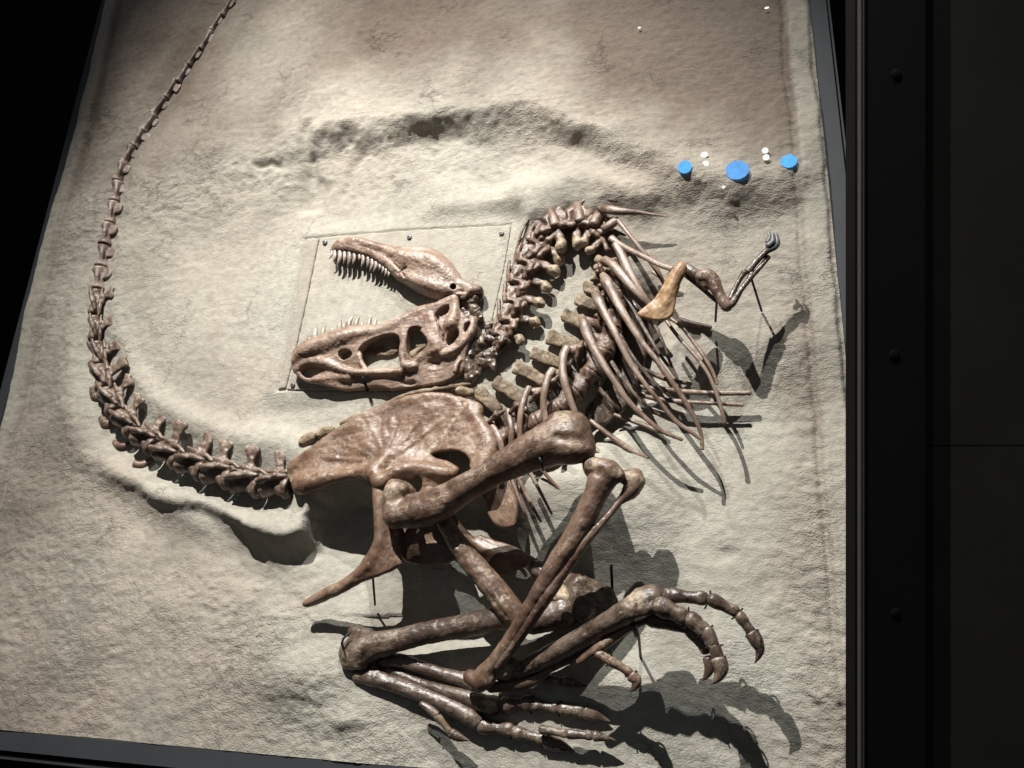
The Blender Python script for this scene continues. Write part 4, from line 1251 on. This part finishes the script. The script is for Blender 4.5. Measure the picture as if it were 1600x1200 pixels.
# ------------------------------------------------------------------ ribs
ribs = [
    ([(962, 342, .08, 6), (968, 348, .09, 5), (985, 369, .10, 4.5), (1010, 400, .10, 5), (1028, 425, .09, 5), (1040, 448, .07, 3.5)], 'rib', .7),
    ([(955, 372, .08, 8), (966, 380, .09, 6), (985, 391, .11, 5.5), (1008, 402, .13, 6), (1028, 412, .15, 6), (1050, 420, .17, 6)], 'rib', .7),
    ([(961, 381, .09, 8), (970, 396, .10, 9), (980, 418, .11, 9), (993, 442, .12, 7), (1008, 465, .12, 5), (1020, 482, .11, 4)], 'rib', .6),
    ([(944, 404, .08, 7), (957, 413, .10, 9), (972, 430, .11, 9), (988, 449, .12, 8), (1004, 466, .12, 6), (1016, 478, .11, 4.5)], 'rib', .6),
    ([(941, 428, .08, 6), (948, 440, .10, 11), (956, 456, .11, 10), (974, 489, .13, 7.5), (1000, 530, .14, 6), (1028, 565, .15, 5), (1052, 599, .15, 5), (1071, 628, .14, 5), (1087, 656, .13, 4.5), (1096, 682, .12, 4), (1097, 702, .115, 4)], 'rib', .6),
    ([(928, 457, .08, 6), (934, 468, .10, 10), (942, 484, .11, 9), (958, 514, .13, 7.5), (976, 550, .14, 6.5), (990, 575, .145, 5.5), (1008, 600, .15, 4.5), (1030, 627, .14, 4.5), (1053, 655, .13, 4.5), (1075, 672, .125, 4), (1095, 686, .12, 3.5)], 'rib', .6),
    ([(908, 494, .08, 7), (912, 505, .10, 10), (919, 525, .11, 10), (930, 548, .12, 8.5), (946, 574, .13, 7), (963, 600, .135, 6), (982, 627, .135, 5.5), (1006, 651, .13, 5), (1034, 673, .12, 4.5), (1066, 687, .11, 3.5)], 'rib', .6),
    ([(886, 543, .09, 9), (880, 556, .10, 9), (879, 575, .11, 8.5), (882, 597, .12, 8), (889, 620, .12, 7), (899, 645, .11, 6)], 'rib', .6),
    ([(864, 577, .08, 8), (856, 590, .09, 8), (851, 610, .10, 7.5), (849, 632, .10, 7), (853, 660, .10, 6.5)], 'rib', .6),
    ([(827, 605, .07, 7), (819, 622, .08, 7), (814, 642, .09, 6.5), (812, 665, .09, 6), (813, 690, .08, 5.5)], 'rib', .6),
    ([(793, 640, .06, 6), (796, 655, .07, 6), (799, 672, .08, 6), (798, 700, .07, 5)], 'rib', .6),
    ([(766, 660, .06, 5), (773, 672, .07, 7), (781, 688, .08, 6.5), (785, 705, .08, 6)], 'rib', .6),
    ([(1040, 500, .10, 3.5), (1062, 529, .12, 4), (1084, 553, .13, 4), (1102, 577, .135, 4), (1114, 600, .135, 4), (1124, 628, .13, 4), (1130, 650, .125, 4.2), (1132, 661, .12, 5)], 'rib', .8),
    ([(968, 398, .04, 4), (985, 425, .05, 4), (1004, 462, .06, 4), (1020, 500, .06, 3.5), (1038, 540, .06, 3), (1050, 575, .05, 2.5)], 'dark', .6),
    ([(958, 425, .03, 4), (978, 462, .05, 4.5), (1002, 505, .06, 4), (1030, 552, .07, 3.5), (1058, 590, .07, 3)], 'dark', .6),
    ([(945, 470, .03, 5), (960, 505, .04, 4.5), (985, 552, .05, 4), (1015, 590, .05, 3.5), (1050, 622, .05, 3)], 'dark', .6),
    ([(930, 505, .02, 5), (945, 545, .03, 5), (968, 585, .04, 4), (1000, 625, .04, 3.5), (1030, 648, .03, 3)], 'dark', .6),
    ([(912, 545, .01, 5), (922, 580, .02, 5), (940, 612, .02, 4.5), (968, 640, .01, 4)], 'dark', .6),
    ([(1048, 497, .09, 3.5), (1066, 512, .11, 3.5), (1082, 532, .12, 4), (1100, 557, .13, 4), (1113, 580, .13, 3.5), (1121, 600, .13, 3)], 'rib', .8),
]
for pts, mt, fl_ in ribs:
    pts = [(x, y, h, r * 0.76) for x, y, h, r in pts]
    sweep('rib', pts, mt, sk, fl_, 14, 6, 0.05, [(pts[0][0], pts[0][1], 0, 10, .5)])
rib_shade = [(972, 462), (1000, 478), (1014, 505), (1012, 545), (1000, 590), (975, 640), (945, 664), (918, 660), (915, 640), (940, 605), (955, 560), (962, 510)]
bone('scapula', [('add', Plate(outline(rib_shade, -.03), -.03, .009, .008, .008, .03), 0)], 'dark', sk, 0.004, (0.004, 26))  # far shoulder blade, dark plate added to deepen the black shade under the ribs
# flat plates that brace the rib heads
for pts in ([(884, 548, .07, 8), (900, 545, .06, 8), (918, 540, .04, 8)], [(860, 583, .06, 8), (875, 584, .05, 8), (890, 578, .03, 8)], [(826, 612, .05, 6), (845, 612, .04, 7), (860, 608, .02, 6)], [(795, 648, .04, 5), (808, 645, .03, 6), (822, 638, .02, 5)],
            [(912, 500, .06, 7), (930, 505, .05, 7), (945, 512, .03, 7)], [(768, 662, .05, 4), (785, 656, .03, 5)]):
    sweep('rib_head', pts, 'rib', sk, .5, 10, 4, .08)
# ribs of the far side and belly ribs lying on the rock
for pts in ([(990, 603, .02, 3), (1040, 609, .03, 4.5), (1100, 614, .03, 4.5), (1172, 614, .025, 4)], [(985, 613, .015, 3), (1020, 622, .02, 4), (1060, 627, .02, 4), (1110, 630, .02, 3), (1160, 633, .015, 3)],
            [(960, 648, .0, 3), (1000, 662, .0, 4), (1025, 672, .0, 4), (1040, 676, .0, 3)], [(922, 657, -.02, 4), (955, 682, -.01, 4.5), (985, 703, -.01, 5), (1012, 716, -.01, 5)], [(925, 698, -.03, 4), (940, 710, -.03, 5), (954, 721, -.03, 5)],
            [(955, 794, -.05, 3), (980, 800, -.05, 3.5), (1004, 806, -.05, 3)], [(795, 735, .02, 3.5), (808, 772, .02, 3), (823, 808, .01, 2)], [(803, 733, .03, 3.5), (825, 778, .03, 3), (845, 815, .02, 2)], [(824, 730, .06, 3.5), (842, 764, .06, 3), (862, 803, .05, 2)],
            [(838, 724, .0, 3), (870, 760, -.02, 3), (905, 790, -.04, 3)], [(1010, 470, .0, 4), (1016, 500, .0, 4), (1018, 540, .0, 4)], [(1020, 425, .02, 3), (1040, 437, .02, 4), (1060, 445, .02, 3)], [(1060, 500, .0, 5), (1085, 507, .0, 5), (1110, 512, .0, 4)], [(1000, 575, .01, 4), (1040, 592, .01, 4), (1080, 600, .01, 3)]):
    sweep('belly_rib', pts, 'rib', sk, .8, 10, 5, 0.08)

# ------------------------------------------------------------------ neck
def neck_ops(sd):
    random.seed(sd)
    q = np.array
    j = lambda s=0.12: (random.random() - 0.5) * s
    kn = 0.80 + j(.2)
    plate = q([(-0.55 + j(), .05), (-0.30, .32), (0.1, .36 + j()), (0.55 + j(), .22 + j()), (0.50, -.02), (0.15, -.25 + j()), (-0.15, -.35), (-0.45, -.40 + j())])
    return [('add', Chain(q([(-0.42, -.05, -.05, .30), (0.0, 0, -.05, .24), (0.42, -.05, -.05, .30)])), 0),
            ('add', Plate(plate, lambda u, v: 0.20 + 0.22 * u - 0.25 * v, 0.06, 0.045, 0.03, 0.1), 0.08),
            ('sub', Blob((0.0, -.08, .42), (0.16, 0.12, 0.14)), 0.05),
            ('add', Chain(q([(-0.02, .25, .15, .16), (0.02, .55, .12, .13), (0.05, .75, .10, .17), (0.06 + j(), kn + .12, .08, .19)])), 0.08),
            ('add', Chain(q([(0.2, .18, .25, .14), (0.48, .22 + j(), .32, .13), (0.68, .18 + j(), .26, .08)])), 0.06),
            ('add', Chain(q([(-0.2, .25, .25, .13), (-0.52, .38 + j(), .26, .10), (-0.66, .34, .2, .05)])), 0.06),
            ('add', Chain(q([(0.18, -.28, .18, .12), (-0.15, -.46, .12, .09), (-0.62, -.58 + j(), .02, .03)])), 0.06),
            ('sub', Blob((0.32, -.02, .34), (0.10, 0.14, 0.10)), 0.05)]


def cream_knob(V):
    return 0.62 * sstep(0.55, 0.75, V[:, 1]) + 0.12


neck_me = [canon(neck_ops(s), 0.036, (0.04, 7), cream_knob, 'brown', 'neck_vertebra') for s in (3, 8, 21)]
# body position, knob position, length in photo px
neck = [((787, 520), (812, 528), 34), ((799, 497), (831, 501), 36), ((808, 468), (841, 473), 36), ((815, 438), (849, 444), 36), ((829, 408), (862, 420), 38), ((844, 379), (871, 399), 38), ((868, 354), (882, 384), 38), ((900, 346), (905, 379), 36), ((927, 354), (917, 379), 34), ((946, 372), (928, 392), 30)]
for i, ((x, y), (kx, ky), ln) in enumerate(neck):
    # head-ward direction is a quarter turn from the knob direction
    a = loc(x, y, .03); b = loc(kx, ky, .03)
    d = b - a
    ang = math.atan2(d[1], d[0]) - math.pi / 2
    o = link('neck_vertebra', neck_me[i % 3], sk)
    m = mpp(x, y)
    w = np.linalg.norm(d[:2]) / 0.9
    o.matrix_local = Matrix.Translation(Vector(a) - Vector(sk['origin'])) @ Matrix.Rotation(ang, 4, 'Z') @ Matrix.Rotation(random.uniform(-.15, .15), 4, 'X') @ Matrix.Diagonal((ln * m * 1.22, w * 1.22, w * 1.15, 1))
random.seed(5)
for pts in ([(800, 445, .05, 2), (806, 395, .055, 2), (820, 352, .06, 2), (846, 322, .06, 2.2), (880, 309, .055, 2.5), (915, 305, .05, 1.6)], [(905, 322, .05, 3), (912, 314, .055, 3), (930, 310, .055, 2.6), (972, 314, .05, 2.6)],
            [(934, 324, .07, 3), (948, 327, .09, 7), (970, 330, .10, 7), (1000, 332, .10, 3.5), (1040, 338, .09, 1.2)], [(850, 372, .06, 9), (843, 355, .05, 8), (834, 344, .04, 6)], [(868, 352, .07, 10), (863, 338, .06, 9), (860, 326, .045, 7)], [(905, 345, .07, 9), (903, 332, .06, 9), (902, 320, .045, 8)], [(928, 350, .07, 9), (934, 338, .06, 9), (941, 330, .045, 8)],
            [(944, 358, .08, 8), (955, 350, .085, 8), (962, 344, .085, 6)]):
    sweep('neck_rib', pts, 'brown', sk, .7, 10, 5, 0.12, [(pts[-1][0], pts[-1][1], 0, 8, .4)])

# ------------------------------------------------------------------ shoulder and arm
sc = [(1064, 411), (1071, 416), (1070, 428), (1063, 441), (1058, 460), (1055, 475), (1051, 493), (1036, 501), (1017, 500), (996, 492), (1007, 480), (1022, 467), (1032, 451), (1042, 434), (1051, 421)]
sc_c = [(1064, 416, .215), (1045, 450, .205), (1030, 480, .195), (1005, 491, .19), (1045, 495, .19)]
shoulder = bone('scapula', [('add', Plate(outline(sc, px_h(sc_c)), plane_h(sc_c), .007, .006, .006, .02), 0), ('add', chain([(1066, 417, .215, 5), (1056, 432, .21, 7), (1046, 458, .205, 6), (1034, 482, .20, 3)]), .02)], 'orange', sk, 0.0026, (0.0016, 45), (0.0007, 110), [(1066, 414, 0, 6, .5)])
shoulder['label'] = 'orange tan shoulder blade standing off the ribs'
bone('coracoid', [('add', chain([(1072, 418, .17, 6), (1086, 428, .17, 9), (1100, 440, .16, 7)]), 0), ('add', chain([(1048, 430, .15, 5), (1055, 420, .15, 5)]), .01)], 'dark', sk, 0.0026, (0.002, 50))
bone('humerus', [('add', chain([(1096, 432, .18, 9), (1104, 431, .18, 11), (1114, 438, .18, 10), (1119, 450, .18, 9), (1125, 462, .18, 7.5), (1132, 474, .18, 8.5), (1136, 479, .18, 8)]), 0), ('add', chain([(1094, 440, .17, 6), (1104, 446, .17, 7)]), .01)], 'brown', sk, 0.0024, (0.0015, 60), (0, 1), [(1104, 431, 0, 12, .7), (1133, 477, 0, 7, .5)])
sweep('collar_bone', [(1062, 424, .15, 3), (1090, 445, .15, 3.5), (1120, 471, .14, 3)], 'dark', sk)
sweep('radius', [(1141, 467, .18, 4.5), (1148, 452, .18, 3.6), (1156, 437, .18, 3.6), (1163, 426, .18, 5)], 'dark', sk)
sweep('ulna', [(1139, 481, .18, 3), (1145, 473, .18, 5.5), (1158, 453, .18, 4), (1168, 440, .18, 4.2), (1175, 429, .18, 5.5)], 'dark', sk)
sweep('hand_bone', [(1169, 424, .18, 6), (1178, 413, .18, 4.5), (1188, 402, .18, 4.8), (1198, 392, .18, 5)], 'dark', sk)
sweep('hand_bone', [(1179, 427, .17, 4), (1190, 415, .17, 3.6), (1200, 402, .17, 4)], 'dark', sk)
for pts in ([(1200, 390, .18, 6), (1209, 386, .18, 5.5), (1214, 378, .18, 4.5), (1213, 368, .18, 2.5), (1210, 363, .18, .6)], [(1200, 384, .19, 5), (1207, 378, .19, 4.5), (1207, 368, .19, 3), (1202, 361, .19, .6)], [(1199, 378, .175, 3.5), (1203, 370, .175, 3), (1199, 362, .175, .6)]):
    sweep('hand_claw', pts, 'grey', sk, .8, 10)['label'] = 'curled grey hand claw'

# ------------------------------------------------------------------ lower jaw (upper in the picture: the head lies upside down)
J = .05
jw = [(515, 393), (518, 385), (523, 378), (531, 373), (541, 370), (549, 370), (560, 371), (575, 375), (590, 379), (605, 382), (620, 384.5), (640, 385), (655, 385), (668, 386.5), (680, 390), (690, 396), (700, 404), (708, 414), (715, 425), (722, 435), (729, 441), (740, 444), (749, 446), (754, 450), (753, 460), (746, 470), (738, 470), (727, 463), (718, 462), (708, 464), (697, 467), (685, 467), (670, 463), (655, 457), (645, 451), (637, 446), (627, 440), (617, 434), (609, 425), (601, 418), (591, 410), (581, 405), (570, 400.5), (560, 398.5), (548, 396.5), (535, 395), (525, 394)]
jaw = bone('lower_jaw', [('add', Plate(outline(jw, J, 2), J - .012, .016, .010, .010, .03), 0),
                  ('add', chain([(533, 379, J + .010, 6), (555, 377, J + .012, 7), (585, 385, J + .014, 7), (610, 394, J + .016, 9), (640, 405, J + .016, 14), (670, 410, J + .012, 16), (695, 424, J + .012, 14), (715, 442, J + .01, 9), (735, 450, J + .01, 7)]), 0.02),
                  ('add', chain([(625, 430, J + .016, 6), (655, 440, J + .022, 9), (685, 450, J + .022, 10), (712, 455, J + .018, 7)]), 0.03),
                  ('add', chain([(632, 416, J + .003, 12), (655, 424, J + .003, 14), (680, 434, J + .004, 14), (700, 442, J + .004, 11)]), 0.03),
                  ('add', chain([(528, 386, J + .004, 6), (550, 388, J + .006, 7), (575, 394, J + .007, 7), (600, 406, J + .008, 8), (618, 420, J + .008, 9)]), 0.02), ('add', chain([(735, 455, J + .01, 8), (748, 452, J + .008, 6)]), 0.012), ('add', chain([(711, 460, J + .02, 4), (722, 463, J + .02, 6), (728, 461, J + .02, 4)]), 0.006),
                  ('sub', chain([(540, 384.5, J + .034, 1.8), (562, 383.5, J + .034, 1.8), (582, 390, J + .036, 2), (602, 400, J + .038, 2), (618, 415, J + .036, 2), (632, 432, J + .036, 1.6)]), .004),
                  ('sub', Chain(np.array([[*loc(708, 448, .0), 4.6 * mpp(708, 448)], [*loc(708, 448, .12), 4.8 * mpp(708, 448)]])), .003),
                  ('sub', chain([(622, 427, J + .032, 1.6), (640, 415, J + .036, 1.2), (660, 406, J + .03, 1.6), (668, 404, J + .02, 4)]), .003),
                  ('sub', chain([(742, 470, J + .0, 6), (750, 462, J - .0, 5)]), .006),
                  ('sub', Blob(loc(690, 466, J + .03), (.08, .012, .02)), .01)],
     'skull', sk, 0.0024, (0.0016, 45), (0.001, 120), [(545, 390, 0, 14, .4), (625, 434, 0, 8, .5), (600, 412, 0, 8, .42), (722, 462, 0, 7, .5), (665, 440, 0, 26, .30)])
for bx, by, tx, ty, w in ((518, 395, 514, 405, 4), (523, 395, 521, 410, 6), (531, 396, 526, 415, 7), (538.5, 397, 536.5, 412, 6.5), (546, 397.5, 543, 416, 7.5), (553.5, 399, 550.5, 414, 6.5), (561.5, 400.5, 560, 408, 5), (567.5, 402, 564, 418, 6.8), (575, 405, 573, 419, 6.2), (581.5, 408, 577.5, 424, 7), (587.5, 412, 582.5, 425, 6.6), (593.5, 415, 591, 423, 5), (598.5, 419, 595.5, 428, 5), (603, 423, 600.5, 431, 4.6), (607.5, 427, 605.5, 432, 3.8)):
    sweep('tooth', [(bx, by - 3, J + .006, w / 2), (bx + .3, by + (ty - by) * .3, J + .008, w / 2), (bx + (tx - bx) * .5 + .6, by + (ty - by) * .68, J + .007, w * .36), (tx, ty, J + .002, .35)], 'tooth', jaw, .75, 9, 3, 0.02)

# ------------------------------------------------------------------ cranium
K = .066
cr = [(459, 570), (458, 560), (460, 551), (466, 543), (476, 536), (490, 529), (503, 524), (516, 519), (535, 514), (552, 510.5), (572, 509), (590, 509), (604, 506), (620, 500), (636, 491), (648, 484), (664, 478), (682, 475), (700, 467), (710, 463), (717, 465), (719, 473), (718, 483), (726, 491), (733, 499), (740, 495), (745, 501), (743, 514), (737, 530), (733, 545), (730, 560), (728, 577), (721, 586), (710, 592), (697, 599), (680, 603), (662, 605), (644, 606), (625, 609), (614, 611), (602, 607), (585, 606), (565, 609), (545, 611), (530, 609), (510, 604), (492, 599), (476, 591), (465, 581)]
holes = [[(467, 580), (476, 572), (488, 571), (498, 574), (507, 578), (500, 582), (492, 585), (484, 590), (475, 588)], [(531, 557), (533, 551), (540, 547), (549, 549), (551, 554), (547, 560), (540, 563), (534, 562)],
         [(560, 552), (566, 541), (578, 533), (596, 526), (612, 522.5), (623, 525), (627, 533), (625, 552), (627, 570), (618, 574), (575, 576), (567, 570), (563, 560)],
         [(641, 515), (650, 512), (662, 514), (659, 519), (665, 525), (672, 532), (671, 540), (664, 546), (652, 555), (643, 559), (637, 552), (636, 537), (638, 525)],
         [(681, 494), (690, 484), (703, 478), (704, 487), (698, 494), (691, 497), (687, 503), (690, 513), (693, 520), (697, 530), (697, 538), (690, 530), (686, 515), (683, 503)],
         [(701, 526), (709, 520), (718, 516), (718, 527), (711, 535), (704, 541), (699, 538)], [(727, 508), (735, 503), (737, 512), (731, 520), (726, 518)]]
KC = [(465, 560, .05), (520, 550, .058), (600, 550, .056), (680, 520, .060), (720, 490, .055), (740, 510, .05), (560, 605, .02), (640, 600, .02), (700, 592, .02), (490, 596, .03), (590, 512, .05)]
ops = [('add', Plate(outline(cr, px_h(KC), 2), plane_h(KC), .017, .008, .006, .02), 0)]
ops += [('add', chain([(463, 562, K - .005, 7), (475, 551, K, 11), (500, 541, K + .002, 14), (530, 530, K + .002, 14), (560, 521, K, 9), (590, 516, K - .002, 6), (615, 508, K - .002, 6), (645, 491, K - .004, 6), (680, 480, K - .004, 5), (708, 468, K - .004, 6)]), .02),
        ('add', chain([(462, 578, K - .01, 4), (478, 566, K - .002, 5), (505, 566, K, 8), (525, 574, K - .002, 6), (550, 581, K - .002, 5), (590, 582, K - .004, 5), (625, 580, K - .005, 5)]), .012),
        ('add', chain([(460, 575, K - .02, 4), (468, 585, K - .02, 4), (485, 594, K - .02, 5), (520, 590, K - .02, 6), (545, 590, K - .015, 6)]), .012)]
for p in holes:
    ops.append(('sub', Plate(outline(p, .06, 2), .05, .2, .003), .005))
ops += [('add', chain([(627, 507, K - .006, 5), (630, 520, K - .004, 6), (631, 535, K - .004, 5), (629, 555, K - .006, 5.5), (634, 572, K - .01, 7), (648, 572, K - .012, 6)]), .008),
        ('add', chain([(556, 545, K - .012, 2.5), (562, 552, K - .008, 3), (564, 565, K - .008, 3.5), (572, 577, K - .006, 4)]), .006),
        ('add', chain([(520, 548, K - .004, 2.5), (516, 555, K - .004, 3), (522, 566, K - .004, 3.5), (534, 575, K - .004, 4)]), .006),
        ('add', chain([(711, 466, K, 6), (712, 480, K, 6), (710, 492, K + .004, 8), (706, 505, K + .008, 11), (700, 514, K + .002, 7), (697, 522, K - .01, 3)]), .01),
        ('add', chain([(742, 498, K - .02, 4), (739, 512, K - .01, 6), (731, 527, K - .004, 7), (716, 543, K - .002, 6), (700, 551, K - .004, 6), (690, 553, K - .008, 5)]), .008),
        ('add', chain([(666, 520, K - .01, 5), (676, 530, K - .006, 9), (684, 545, K - .004, 9), (672, 550, K - .008, 6), (660, 556, K - .014, 5), (640, 572, K - .014, 6)]), .012),
        ('add', chain([(672, 495, K - .012, 9), (680, 510, K - .010, 8), (688, 530, K - .008, 5)]), .015),
        ('add', chain([(696, 522, K - .016, 2.2), (697, 535, K - .012, 2.2), (697, 545, K - .012, 2.4)]), .004),
        ('add', chain([(722, 560, K - .02, 4), (713, 570, K - .012, 4), (711, 580, K - .01, 4)]), .006),
        ('sub', Blob(loc(678, 566, K + .004), (.038, .022, .03)), .01),
        ('sub', chain([(518, 549, K + .03, 2), (540, 540, K + .03, 1.8), (570, 530, K + .026, 1.8), (600, 520, K + .02, 1.8), (622, 511, K + .016, 1.6)]), .006),
        ('sub', chain([(483, 566, K + .024, 1.6), (470, 556, K + .022, 1.4), (466, 549, K + .02, 1.4)]), .004),
        ('sub', Blob(loc(640, 598, K - .02), (.03, .012, .02)), .008), ('sub', Blob(loc(712, 597, K - .02), (.02, .02, .02)), .008)]
skull = bone('skull', ops, 'skull', sk, 0.0024, (0.0014, 45), (0.0009, 130), [(465, 570, 0, 9, .5), (500, 590, 0, 14, .35), (620, 590, 0, 22, .4), (633, 508, 0, 8, .5), (728, 520, 0, 14, .45), (640, 575, 0, 10, .5), (540, 592, 0, 10, .4)])
bone('palate_bone', [('add', Plate(outline([(565, 554), (580, 543), (600, 537), (611, 530), (621, 530), (624, 540), (621, 552), (608, 557), (594, 556)], .015), .015, .008, .006), 0)], 'spine', skull, 0.0024, (0.004, 60), (0.001, 130), [(614, 543, 0, 14, .8)])
bone('palate_bone', [('add', chain([(645, 556, .02, 8), (652, 548, .02, 5), (668, 540, .02, 3)]), 0), ('add', chain([(652, 541, .02, 2.5), (668, 539, .02, 2.5)]), 0)], 'spine', skull, 0.0024, (0.002, 60))
bone('braincase', [('add', chain([(716, 470, .03, 8), (730, 474, .03, 10), (742, 466, .04, 8)]), 0), ('add', chain([(737, 474, .03, 7), (744, 488, .03, 9), (750, 500, .025, 6)]), .008), ('add', chain([(724, 486, .03, 6), (736, 500, .03, 7)]), .008),
                   ('add', chain([(742, 520, .02, 9), (738, 545, .02, 10), (732, 565, .02, 10), (735, 590, .02, 8)]), .01), ('sub', chain([(742, 492, .06, 4), (750, 503, .05, 4)]), .004)], 'dark', skull, 0.0026, (0.006, 50), (0.003, 120), [(744, 486, 0, 10, .6), (732, 592, 0, 8, .6)])
for bx, by, tx, ty, w in ((472, 540, 471, 531, 3.5), (477, 537, 477, 528, 3.5), (483, 533, 485, 523, 4), (492, 529, 495, 508, 5.5), (504, 525, 509, 508, 5.5), (519, 519, 521, 511, 4), (530, 516, 534, 498, 5), (537, 514, 541, 502, 4.5), (545, 513, 553, 493, 5.5), (556, 511, 563, 494, 5.5), (565, 511, 569, 502, 4), (576, 511, 582, 494, 5.5), (585, 511, 590, 498, 4.5)):
    w *= 1.7
    sweep('tooth', [(bx, by + 3, .055, w / 2), (bx, by + (ty - by) * .3, .055, w / 2), (bx + (tx - bx) * .35, by + (ty - by) * .68, .052, w * .36), (tx, ty, .048, .3)], 'paletooth', skull, .75, 9, 3, 0.02)
# ragged first neck bones behind the skull
bone('neck_base', [('add', chain([(745, 545, .02, 9), (757, 535, .025, 10), (768, 524, .03, 8)]), 0), ('add', chain([(748, 562, .02, 8), (762, 556, .03, 10), (778, 548, .03, 7), (788, 541, .03, 4)]), .01), ('add', chain([(742, 585, .01, 7), (752, 570, .02, 8), (768, 566, .03, 7), (773, 580, .035, 2)]), .008),
                   ('add', chain([(765, 510, .03, 8), (778, 505, .03, 8), (790, 512, .03, 5)]), .01), ('add', chain([(765, 530, .04, 6), (785, 530, .045, 7), (795, 535, .045, 3)]), .008), ('add', chain([(735, 600, .01, 4), (745, 585, .02, 5)]), .008),
                   ('sub', Blob(loc(770, 540, .06), (.02, .012, .02)), .006)], 'dark', sk, 0.0026, (0.007, 48), (0.003, 110), [(758, 535, 0, 14, .6), (778, 508, 0, 12, .6), (790, 532, 0, 8, .5)])

# ================================================================== MOUNTS
rods = [([(582, 895, .08, 2.4), (586, 945, -.06, 2.4)], 'black support rod holding up the pointed hip bone'),
        ([(1173, 432, .17, 2.4), (1190, 486, .0, 2.4)], 'black support rod under the forearm, slanting down to the rock'),
        ([(1120, 468, .16, 2.4), (1118, 502, .03, 2.4)], 'short black support rod under the elbow'),
        ([(990, 975, .19, 6), (995, 992, .14, 6), (998, 994, .12, 3), (1001, 1028, -.03, 3)], 'black support rod under the raised near foot'),
        ([(955, 884, .05, 3), (956, 905, .01, 3), (957, 935, -.05, 3)], 'upright black support rod behind the bent knee')]
for pts, lab in rods:
    P = L4([(x, y, h, r * 0.75) for x, y, h, r in pts])
    V, Fc = sweep_local(P, 1.0, 12, 0.0, 2)
    o = put('support_rod', V, Fc, 'steel')
    tag(o, lab, 'rod', 'support rods')
P = ring_local(loc(552, 1005, .05), loc(570, 1005, .05) - loc(552, 1005, .05), 20 * mpp(552, 1005), 2 * mpp(552, 1005), (-.6, 2.4))
V, Fc = sweep_local(L4([(545, 990, .07, 2), (537, 997, .08, 2), (534, 1005, .08, 2), (537, 1015, .075, 2)]), 1.0, 8, 0, 2)
tag(put('support_hook', V, Fc, 'steel'), 'black wire hook gripping the pale end of the low shin bone', 'hook')
V, Fc = sweep_local(L4([(567, 590, .075, 2.6), (570, 598, .07, 2.6), (573, 606, .03, 2.6), (574, 609, .006, 3.4)]), 1.0, 8, 0, 2)
tag(put('support_bracket', V, Fc, 'steel'), 'black bracket holding the snout of the skull to the panel', 'bracket')
V, Fc = sweep_local(L4([(843, 716, .30, 2.2), (846, 722, .305, 2.2), (848, 728, .29, 2.2), (849, 734, .25, 2.2)]), 1.0, 8, 0, 2)
tag(put('support_hook', V, Fc, 'steel'), 'black wire clip under the upper thigh bone', 'hook')
